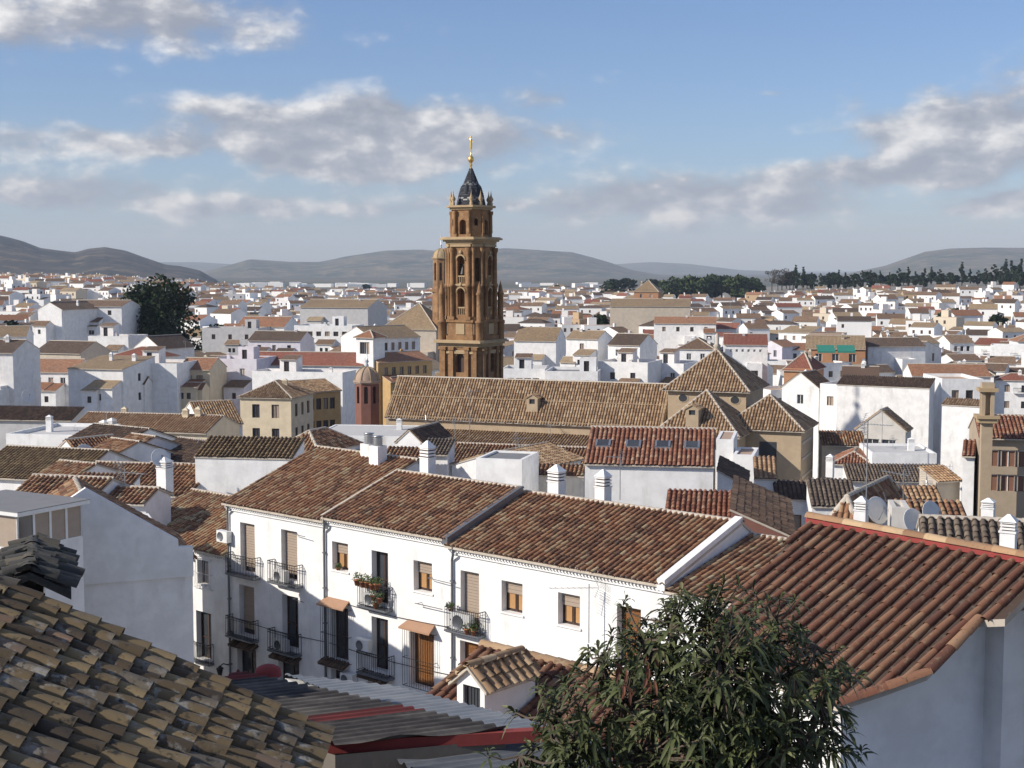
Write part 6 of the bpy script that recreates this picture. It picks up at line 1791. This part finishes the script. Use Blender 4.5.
ZONES = [(-60, 112, 'left of dark tree'), (112, 205, 'beyond dark tree'), (205, 320, 'right of dark tree'), (320, 440, 'left of bell tower'), (440, 560, 'right of bell tower'), (560, 660, 'left of pine grove'),
         (660, 770, 'below pine grove'), (770, 860, 'right of pine grove'), (860, 950, 'below cypress row'), (950, 1100, 'at right edge')]
def zone(px): return next((z for a, b, z in ZONES if a <= px < b), 'at the edge of the town')
def band(py): return 'front rows' if py > 345 else 'near rows' if py > 325 else 'middle rows' if py > 309 else 'upper rows' if py > 298 else 'far rows'
ORD = ['leftmost', 'second from left', 'third from left', 'fourth from left', 'fifth from left', 'sixth from left', 'seventh from left', 'eighth from left', 'ninth from left']
made = []; stuff = []
cnt = 0
for yy, xx, w, px, py in plan:
    th = R(rnd.choice([-24, -18, -12, -8, -32, -40, 8, 20, 35]) + rnd.uniform(-4, 4))
    H = rnd.choice([4.0, 4.8, 5.5, 6.0, 6.5, 7.5, 8.5, 9.5, 10.5]); D = rnd.uniform(5.5, 9)
    k = rnd.random()
    roof = 'gx' if k < .48 else 'gy' if k < .58 else 'hip' if k < .68 else 'shed' if k < .82 else 'flat'
    wm = pick(WALLS); tm = pick(ROOFS); rise = rnd.uniform(1.0, 1.9)
    if cnt < BUDGET and -30 < px < 1054:
        cnt += 1
        o = Vector((xx, yy, ground(xx, yy))); fr = Frame(o - Vector((math.cos(th), math.sin(th), 0)) * w / 2, th); L = w
        ops = {}
        if rnd.random() < .8: ops['f'] = grid_ops(L, H, 2 if H > 6.4 else 1, rnd.choice([2, 2, 3]), .9, rnd.choice([1.1, 1.3, 1.7]))
        if roof == 'flat': tmn = rnd.choice(['terrace', 'slab', 'terrace'])
        else: tmn = tm[0]
        ch = [(rnd.uniform(.2, .8) * L, rnd.uniform(.3, .7) * D, rnd.uniform(.9, 1.5), .6)] if rnd.random() < .55 else []
        rw = {'gx': 'gabled', 'gy': 'end-gabled', 'hip': 'hipped', 'shed': 'lean-to'}.get(roof)
        desc = f"{wm[1]} house, flat roof terrace" if roof == 'flat' else f"{wm[1]} house, {tm[1]} {rw} roof"
        if ch and roof != 'flat': desc += ', chimney'
        for k_ in ops: ops[k_] = [q_[:4] + (rnd.choice(['glass', 'glass', 'shut']),) for q_ in ops[k_]]
        h, _, _ = house('townhouse', desc, fr, L, D, H, roof, rise, wm[0], tmn, ops, lod=1, chim=ch, reg=False, base_ext=5, group='houses of the town', frame=rnd.choice(['dwood', 'wframe', 'wood']))
        # a lower wing, a stair head or a yard wall of the same house
        q = rnd.random()
        if q < .45:
            aw, ad, ah = rnd.uniform(2.5, 4.5), rnd.uniform(3, D), H * rnd.uniform(.5, .8)
            house('', '', fr.sub(L if rnd.random() < .5 else -aw, rnd.uniform(-2.5, D - ad), 0), aw, ad, ah, rnd.choice(['flat', 'shed', 'shed', 'gx']), .9, wm[0], 'f_brown' if roof == 'flat' else tmn, {'f': grid_ops(aw, ah, 1, 1, .8, 1.0)}, lod=1, into=h, pn='wing_', reg=False, base_ext=5)
        elif roof == 'flat' and q < .85:
            house('', '', fr.sub(rnd.uniform(.3, L - 3.2), D * .45, H - .1), 2.6, 2.6, 2.3, rnd.choice(['flat', 'shed']), .5, wm[0], 'f_brown', {'f': [(.7, 1.5, .1, 2.0, 'glass')]}, lod=1, into=h, pn='stair_head_', reg=False, base_ext=0, parapet=.1)
        if H > 5 and rnd.random() < .5:
            zz = H - 2.4; bx = rnd.uniform(.6, max(.7, L - 2.6)); b_ = MB(); b_.box(fr, bx, bx + 1.8, -.7, -.003, zz - .12, zz, 0)
            for i_ in range(10): b_.bar(fr.p(bx + .05 + 1.7 * i_ / 9, -.66, zz - .02), fr.p(bx + .05 + 1.7 * i_ / 9, -.66, zz + .9), .025, 1)
            b_.box(fr, bx, bx + 1.8, -.7, -.64, zz + .88, zz + .95, 1)
            b_.build('balcony', [MAT[wm[0]], MAT['iron']], h)
        made.append((h, px, py, desc))
    else:
        stuff.append((xx, yy, w, D, H, th, roof, rise, wm[0], tm[0]))
groups = {}
for h, px, py, d in made: groups.setdefault((d, zone(px), band(py)), []).append((px, h))
for (d, z, b), lst in groups.items():
    lst.sort(key=lambda t: t[0])
    for i, (px, h) in enumerate(lst):
        s = f"{d}, {b}, {z}"
        if len(lst) > 1: s = f"{ORD[min(i, 8)]} {s}"
        h['label'] = s
# beyond the counted houses the town runs together: one mass of roofs and walls
m_dw = m_wall('distant_walls', (.78, .77, .75), amt=.15, byrnd=[(0, (.81, .80, .78)), (.68, (.75, .74, .71)), (.86, (.62, .54, .42)), (.92, (.50, .50, .50)), (.96, (.46, .33, .2))])
MAT['distant'] = m_dw
mb = MB()
RT = {'f_brown': 1, 'f_tan': 2, 'f_orange': 3, 'f_dark': 4, 'f_red': 5}
for xx, yy, w, D, H, th, roof, rise, wm, tm in stuff:
    g = ground(xx, yy); fr = Frame(Vector((xx, yy, g)) - Vector((math.cos(th), math.sin(th), 0)) * w / 2, th); L = w; r = rnd.random()
    c = fr.p; m = RT[tm]; o = .25
    for a, b in (((0, 0), (L, 0)), ((L, 0), (L, D)), ((L, D), (0, D)), ((0, D), (0, 0))):
        mb.poly([c(*a, -6), c(*b, -6), c(*b, H), c(*a, H)], 0, r)
    uvq = lambda p: [(0, 0), (L, 0), (L, D / 2), (0, D / 2)][:len(p)]
    if roof == 'flat':
        p = [c(0, 0, H), c(L, 0, H), c(L, D, H), c(0, D, H)]; mb.poly(p, 6, r)
        mb.box(fr, L * .2, L * .2 + 2.6, D * .4, D * .4 + 2.6, H + .004, H + 2.3, 0, r)
    elif roof == 'hip':
        i_ = min(L, D) / 2 - .01; r1, r2 = c(min(i_, L / 2), D / 2, H + rise), c(max(L - i_, L / 2 + .02), D / 2, H + rise)
        A, B, C_, E_ = c(-o, -o, H - .05), c(L + o, -o, H - .05), c(L + o, D + o, H - .05), c(-o, D + o, H - .05)
        for p in ([A, B, r2, r1], [B, C_, r2], [C_, E_, r1, r2], [E_, A, r1]): mb.poly(p, m, r, uvq(p))
    else:
        r1, r2 = c(0, D / 2, H + rise), c(L, D / 2, H + rise)
        for p in ([c(0, -o, H - .1), c(L, -o, H - .1), r2, r1], [c(L, D + o, H - .1), c(0, D + o, H - .1), r1, r2]): mb.poly(p, m, r, uvq(p))
        mb.poly([c(0, D, H), c(0, 0, H), r1], 0, r); mb.poly([c(L, 0, H), c(L, D, H), r2], 0, r)
        if rnd.random() < .5: mb.box(fr, L * .4, L * .4 + .7, D * .5, D * .5 + .6, H, H + rise + 1.1, 0, r)
    if rnd.random() < .5:
        aw, ad, ah = rnd.uniform(2.5, 5), rnd.uniform(3, D), H * rnd.uniform(.5, .85); x0 = L + .01 if rnd.random() < .5 else -aw - .01; y0 = rnd.uniform(-3, 1)
        mb.box(fr, x0, x0 + aw, y0, y0 + ad, -6, ah, 0, r)
        if rnd.random() < .6:
            p = [c(x0 - .2, y0 - .2, ah + .02), c(x0 + aw + .2, y0 - .2, ah + .02), c(x0 + aw + .2, y0 + ad, ah + .9), c(x0 - .2, y0 + ad, ah + .9)]; mb.poly(p, m, r, uvq(p))
            mb.poly([c(x0, y0, ah), c(x0, y0 + ad, ah + .88), c(x0, y0 + ad, ah)], 0, r); mb.poly([c(x0 + aw, y0, ah), c(x0 + aw, y0 + ad, ah), c(x0 + aw, y0 + ad, ah + .88)], 0, r)
    for i_ in range(rnd.choice([1, 2, 3]) if yy < 900 else 0):
        bx = L * (i_ + .5) / 3; zz = H - 1.1; mb.poly([c(bx - .4, -.02, zz - 1.2), c(bx + .4, -.02, zz - 1.2), c(bx + .4, -.02, zz), c(bx - .4, -.02, zz)], 7, r)
# low white works out on the plain
for px, Y, w in [(rnd.uniform(232, 330), rnd.uniform(2500, 3300), rnd.uniform(15, 50)) for _ in range(16)] + [(rnd.uniform(330, 432), rnd.uniform(2300, 3000), rnd.uniform(15, 45)) for _ in range(14)] + [(rnd.uniform(505, 640), rnd.uniform(2600, 3600), rnd.uniform(15, 40)) for _ in range(10)]:
    p = P(px, 290, Y); g = ground(p.x, Y); mb.box(Frame((p.x, Y, g), R(rnd.uniform(-20, 20))), 0, w, 0, 18, -3, rnd.uniform(5, 9), 0, rnd.random() * .6)
tag(mb.build('distant_houses', [m_dw] + [MAT[k] for k in RT] + [MAT['terrace'], MAT['dwood']]), 'far white houses with tiled roofs crowding the town out to the plain', 'houses', kind='stuff')
print('houses: hand', NH, 'generated', cnt, 'mass', len(stuff))
# ------------------------------------------------------------------ trees
MAT['fol_dark'] = m_leaf('evergreen_foliage', [(0, (.008, .016, .006)), (.5, (.02, .036, .013)), (1, (.042, .062, .022))], .7, .2)
MAT['fol_mid'] = m_leaf('broad_foliage', [(0, (.02, .034, .012)), (.5, (.045, .066, .024)), (1, (.085, .11, .04))], .7, .2)
MAT['fol_brown'] = m_leaf('bare_autumn_twigs', [(0, (.05, .04, .03)), (1, (.11, .09, .065))], .8, .1)
def crown_mesh(shape, n, leaf_s, seed, h=10.0, r=4.0, clumps=14):
    """foliage faces gathered into uneven clumps; shape: round, cone, column, pine"""
    g = np.random.default_rng(seed); cs = []
    for i in range(clumps):
        q = (i + .5) / clumps
        if shape == 'cone': z = h * (.12 + .86 * q); rr = r * (1.05 - q) ** .8; cr = r * .30 * (1.15 - q) + .25
        elif shape == 'column': z = h * (.08 + .9 * q); rr = r * .5 * math.sin(math.pi * (.12 + .85 * q)) ; cr = r * .55 * (math.sin(math.pi * (.1 + .87 * q)) + .15)
        elif shape == 'pine': z = h * (.62 + .3 * g.random()); rr = r * .75; cr = r * .34
        else: z = h * (.28 + .6 * g.random()); rr = r * .74 * math.sqrt(max(.1, 1 - ((z / h - .58) / .45) ** 2)); cr = r * .36 * g.uniform(.7, 1.25)
        a = g.random() * 2 * math.pi; d = rr * g.random() ** .5
        cs.append((d * math.cos(a), d * math.sin(a), z, cr))
    V = []; F = []; Rr = []
    w = np.array([c[3] ** 2 for c in cs]); w /= w.sum()
    for i in range(n):
        k = g.choice(len(cs), p=w); c = cs[k]; v = g.normal(0, 1, 3); v /= np.linalg.norm(v); rad = c[3] * (.45 + .6 * g.random() ** .5)
        p = np.array(c[:3]) + v * rad * np.array([1, 1, .8]); a = g.normal(0, 1, 3) + v * .3; a /= np.linalg.norm(a); b = np.cross(a, g.normal(0, 1, 3)); b /= np.linalg.norm(b) + 1e-9
        s = leaf_s * g.uniform(.6, 1.4); q = len(V)
        V += [p - a * s, p + b * s * .6, p + a * s, p - b * s * .6]; F.append([q, q + 1, q + 2, q + 3]); Rr.append(np.clip(g.normal(.45, .2) + .12 * ((k * 7) % 3 - 1), 0, 1))
    return V, F, Rr, cs
def make_tree(name, label, loc, shape, h, r, n, leaf_s, seed, mt, group=None, clumps=14, trunk_r=.25, z0=0.0):
    t = thing(name, label, 'tree', loc, group)
    V, F, Rr, cs = crown_mesh(shape, n, leaf_s, seed, h, r, clumps)
    m = MB(); m.bulk(np.array(V) + np.array(loc), F, Rr); m.build('crown', MAT[mt], t)
    b = MB(); L = Vector(loc)
    b.tube([L - Vector((0, 0, 1)), L + Vector((0, 0, h * .3)), L + Vector((0, 0, h * (.9 if shape in ('cone', 'column') else .55)))], [trunk_r, trunk_r * .75, trunk_r * .3], n=7)
    if shape in ('round', 'pine'):
        for c in cs[::2]: b.tube([L + Vector((0, 0, h * .32)), L + Vector(c[:3])], [trunk_r * .5, trunk_r * .15], n=5)
    b.build('trunk', MAT['bark'], t)
    return t
pd = P(160, 352, 348); gz = ground(pd.x, pd.y)
hz = P(160, 279, 348).z - gz
make_tree('evergreen_tree', 'large dense dark tree rising among the white houses at the left', (pd.x, pd.y, gz), 'round', hz * 1.04, 11.2, 10000, .55, 5, 'fol_dark', clumps=46, trunk_r=.55)
# prototypes for the ridge at the right, copied tree by tree
kinds = {}
def tree_at(kind, px, py_top, Y, label, group, wide=1.0):
    base = Vector((P(px, 280, Y).x, Y, 0)); base.z = ground(base.x, Y) - .5
    hh = P(px, py_top, Y).z - base.z
    if kind not in kinds:
        a = {'pine': ('pine_tree', 'round', 10, 4.6, 1500, .5, 'fol_mid', 18), 'cypress': ('cypress_tree', 'column', 10, 1.5, 700, .38, 'fol_dark', 9), 'fir': ('conifer_tree', 'cone', 10, 3.0, 900, .42, 'fol_dark', 12),
             'bare': ('bare_tree', 'round', 10, 3.4, 650, .22, 'fol_brown', 14), 'broad': ('broadleaf_tree', 'round', 10, 4.2, 1300, .5, 'fol_dark', 16)}[kind]
        kinds[kind] = make_tree(a[0], label, (base.x, base.y, base.z), a[1], a[2], a[3], a[4], a[5], 40 + len(kinds), a[6], group, a[7])
        o = kinds[kind]; o.scale = (hh / 10 * wide, hh / 10 * wide, hh / 10); return o
    return dup(kinds[kind], base, rnd.uniform(0, 6.28), (hh / 10 * wide, hh / 10 * wide, hh / 10), label, group)
TG = {'pine': 'trees of the round crowned grove', 'cypress': 'cypresses on the ridge', 'fir': 'conifers on the ridge', 'bare': 'bare trees on the ridge', 'broad': 'dark broadleaf trees at the right'}
TL = {'pine': 'round crowned green tree in the grove right of the bell tower', 'cypress': 'slim dark cypress standing on the ridge at the right', 'fir': 'dark cone shaped conifer standing on the ridge at the right',
      'bare': 'bare brownish tree at the left end of the ridge trees', 'broad': 'dark bushy broadleaf tree at the right behind the houses'}
spots = []
for px, top in ((672, 277), (682, 274), (692, 275), (702, 272), (712, 273), (722, 271), (732, 274), (742, 272), (752, 276), (760, 282), (698, 281), (716, 281), (736, 283), (684, 283), (748, 285)): spots.append(('pine', px, top, 1020 + rnd.uniform(-40, 40), rnd.uniform(.9, 1.3)))
for px, top in ((772, 272), (782, 271), (790, 274), (778, 277)): spots.append(('bare', px, top, 1120, 1.1))
for px, top in ((796, 268), (803, 270), (839, 273), (880, 274), (908, 270), (931, 270), (962, 265), (970, 272), (838, 276), (1006, 262)): spots.append(('cypress', px, top, 1100 + rnd.uniform(-40, 40), .9))
for px, top in ((812, 276), (820, 277), (829, 276), (846, 276), (854, 277), (862, 274), (870, 274), (889, 276), (899, 272), (916, 275), (924, 272), (940, 273), (978, 274), (986, 272), (994, 268), (1002, 270), (1012, 264), (1020, 262), (952, 277)): spots.append(('fir', px, top, 1090 + rnd.uniform(-40, 40), rnd.uniform(.8, 1.2)))
for px, top in ((808, 278), (835, 279), (882, 279), (893, 279), (903, 278), (920, 279), (1016, 270), (1000, 275), (985, 278), (660, 289), (618, 288)): spots.append(('broad', px, top, 1130, 1.15))
for px, top, Y in ((214, 324, 380), (98, 312, 470), (12, 320, 420), (598, 314, 480), (1000, 314, 500)): spots.append(('broad', px, top, Y, 1.0))
for px in range(786, 1040, 9): spots.append(('broad', px + rnd.uniform(-3, 3), rnd.uniform(275, 280), 1140 + rnd.uniform(-30, 30), 1.25))
for px, top, Y in ((958, 308, 560), (946, 311, 555), (966, 313, 565)): spots.append(('broad', px, top, Y, 1.3))
for px, top, Y in ((556, 285, 1500), (366, 284, 1600), (612, 279, 1200), (626, 278, 1250), (650, 279, 1150)): spots.append(('broad', px, top, Y, 1.4))
for k, px, top, Y, w in spots: tree_at(k, px, top - (4 if px > 765 and Y > 1000 else 0), Y, TL[k], TG[k], w)
# labels that hold for look-alikes: which stretch of the ridge they stand in
allt = [o for o in bpy.data.objects if o.get('category') == 'tree' and o.get('group')]
byk = {}
for o in allt: byk.setdefault(o['group'], []).append(o)
for g, lst in byk.items():
    lst.sort(key=lambda o: proj(o.location)[0])
    N = len(lst)
    words = [f'number {i + 1}' for i in range(80)]; w0 = ['first', 'second', 'third', 'fourth', 'fifth', 'sixth', 'seventh', 'eighth', 'ninth', 'tenth', 'eleventh', 'twelfth', 'thirteenth', 'fourteenth', 'fifteenth', 'sixteenth', 'seventeenth', 'eighteenth', 'nineteenth', 'twentieth', 'twenty first']
    nm = {'pine': 'round crowned green tree of the grove right of the bell tower'}
    for k_, w_ in enumerate(w0): words[k_] = w_
    for i, o in enumerate(lst):
        b = {TG['pine']: 'green round crowned tree in the grove right of the bell tower', TG['cypress']: 'slim dark cypress on the right hand ridge', TG['fir']: 'dark cone shaped conifer on the right hand ridge', TG['bare']: 'bare brownish tree beside the round crowned grove', TG['broad']: 'dark bushy tree among far houses'}[g]
        o['label'] = (f"{words[i]} from left, {b}" if i < N - 1 else f"rightmost {b}")

# ------------------------------------------------------------------ air between here and the hills
def haze():
    x0, x1, y0, y1, z0, z1 = -24000, 24000, -600, 26000, CZ - 75, CZ + 620
    mb = MB(); f = Frame((0, 0, 0), 0); mb.box(f, x0, x1, y0, y1, z0, z1)
    m = bpy.data.materials.new('haze_air'); m.use_nodes = True; t = NT(m.node_tree); t.t.nodes.clear()
    out = t.n('ShaderNodeOutputMaterial'); v = t.n('ShaderNodeVolumePrincipled')
    v.inputs['Color'].default_value = (.64, .78, 1.0, 1); v.inputs['Density'].default_value = HAZE; v.inputs['Anisotropy'].default_value = 0; v.inputs['Absorption Color'].default_value = (.45, .45, .45, 1)
    t.l.new(v.outputs[0], out.inputs['Volume'])
    tag(mb.build('haze', m), kind='stuff')
HAZE = 7e-5
if HAZE > 0: haze()
for o in bpy.data.objects:
    if o.get('label') and len(o['label'].replace(',', ' ').split()) > 16: print('LONG', len(o['label'].split()), o['label'])
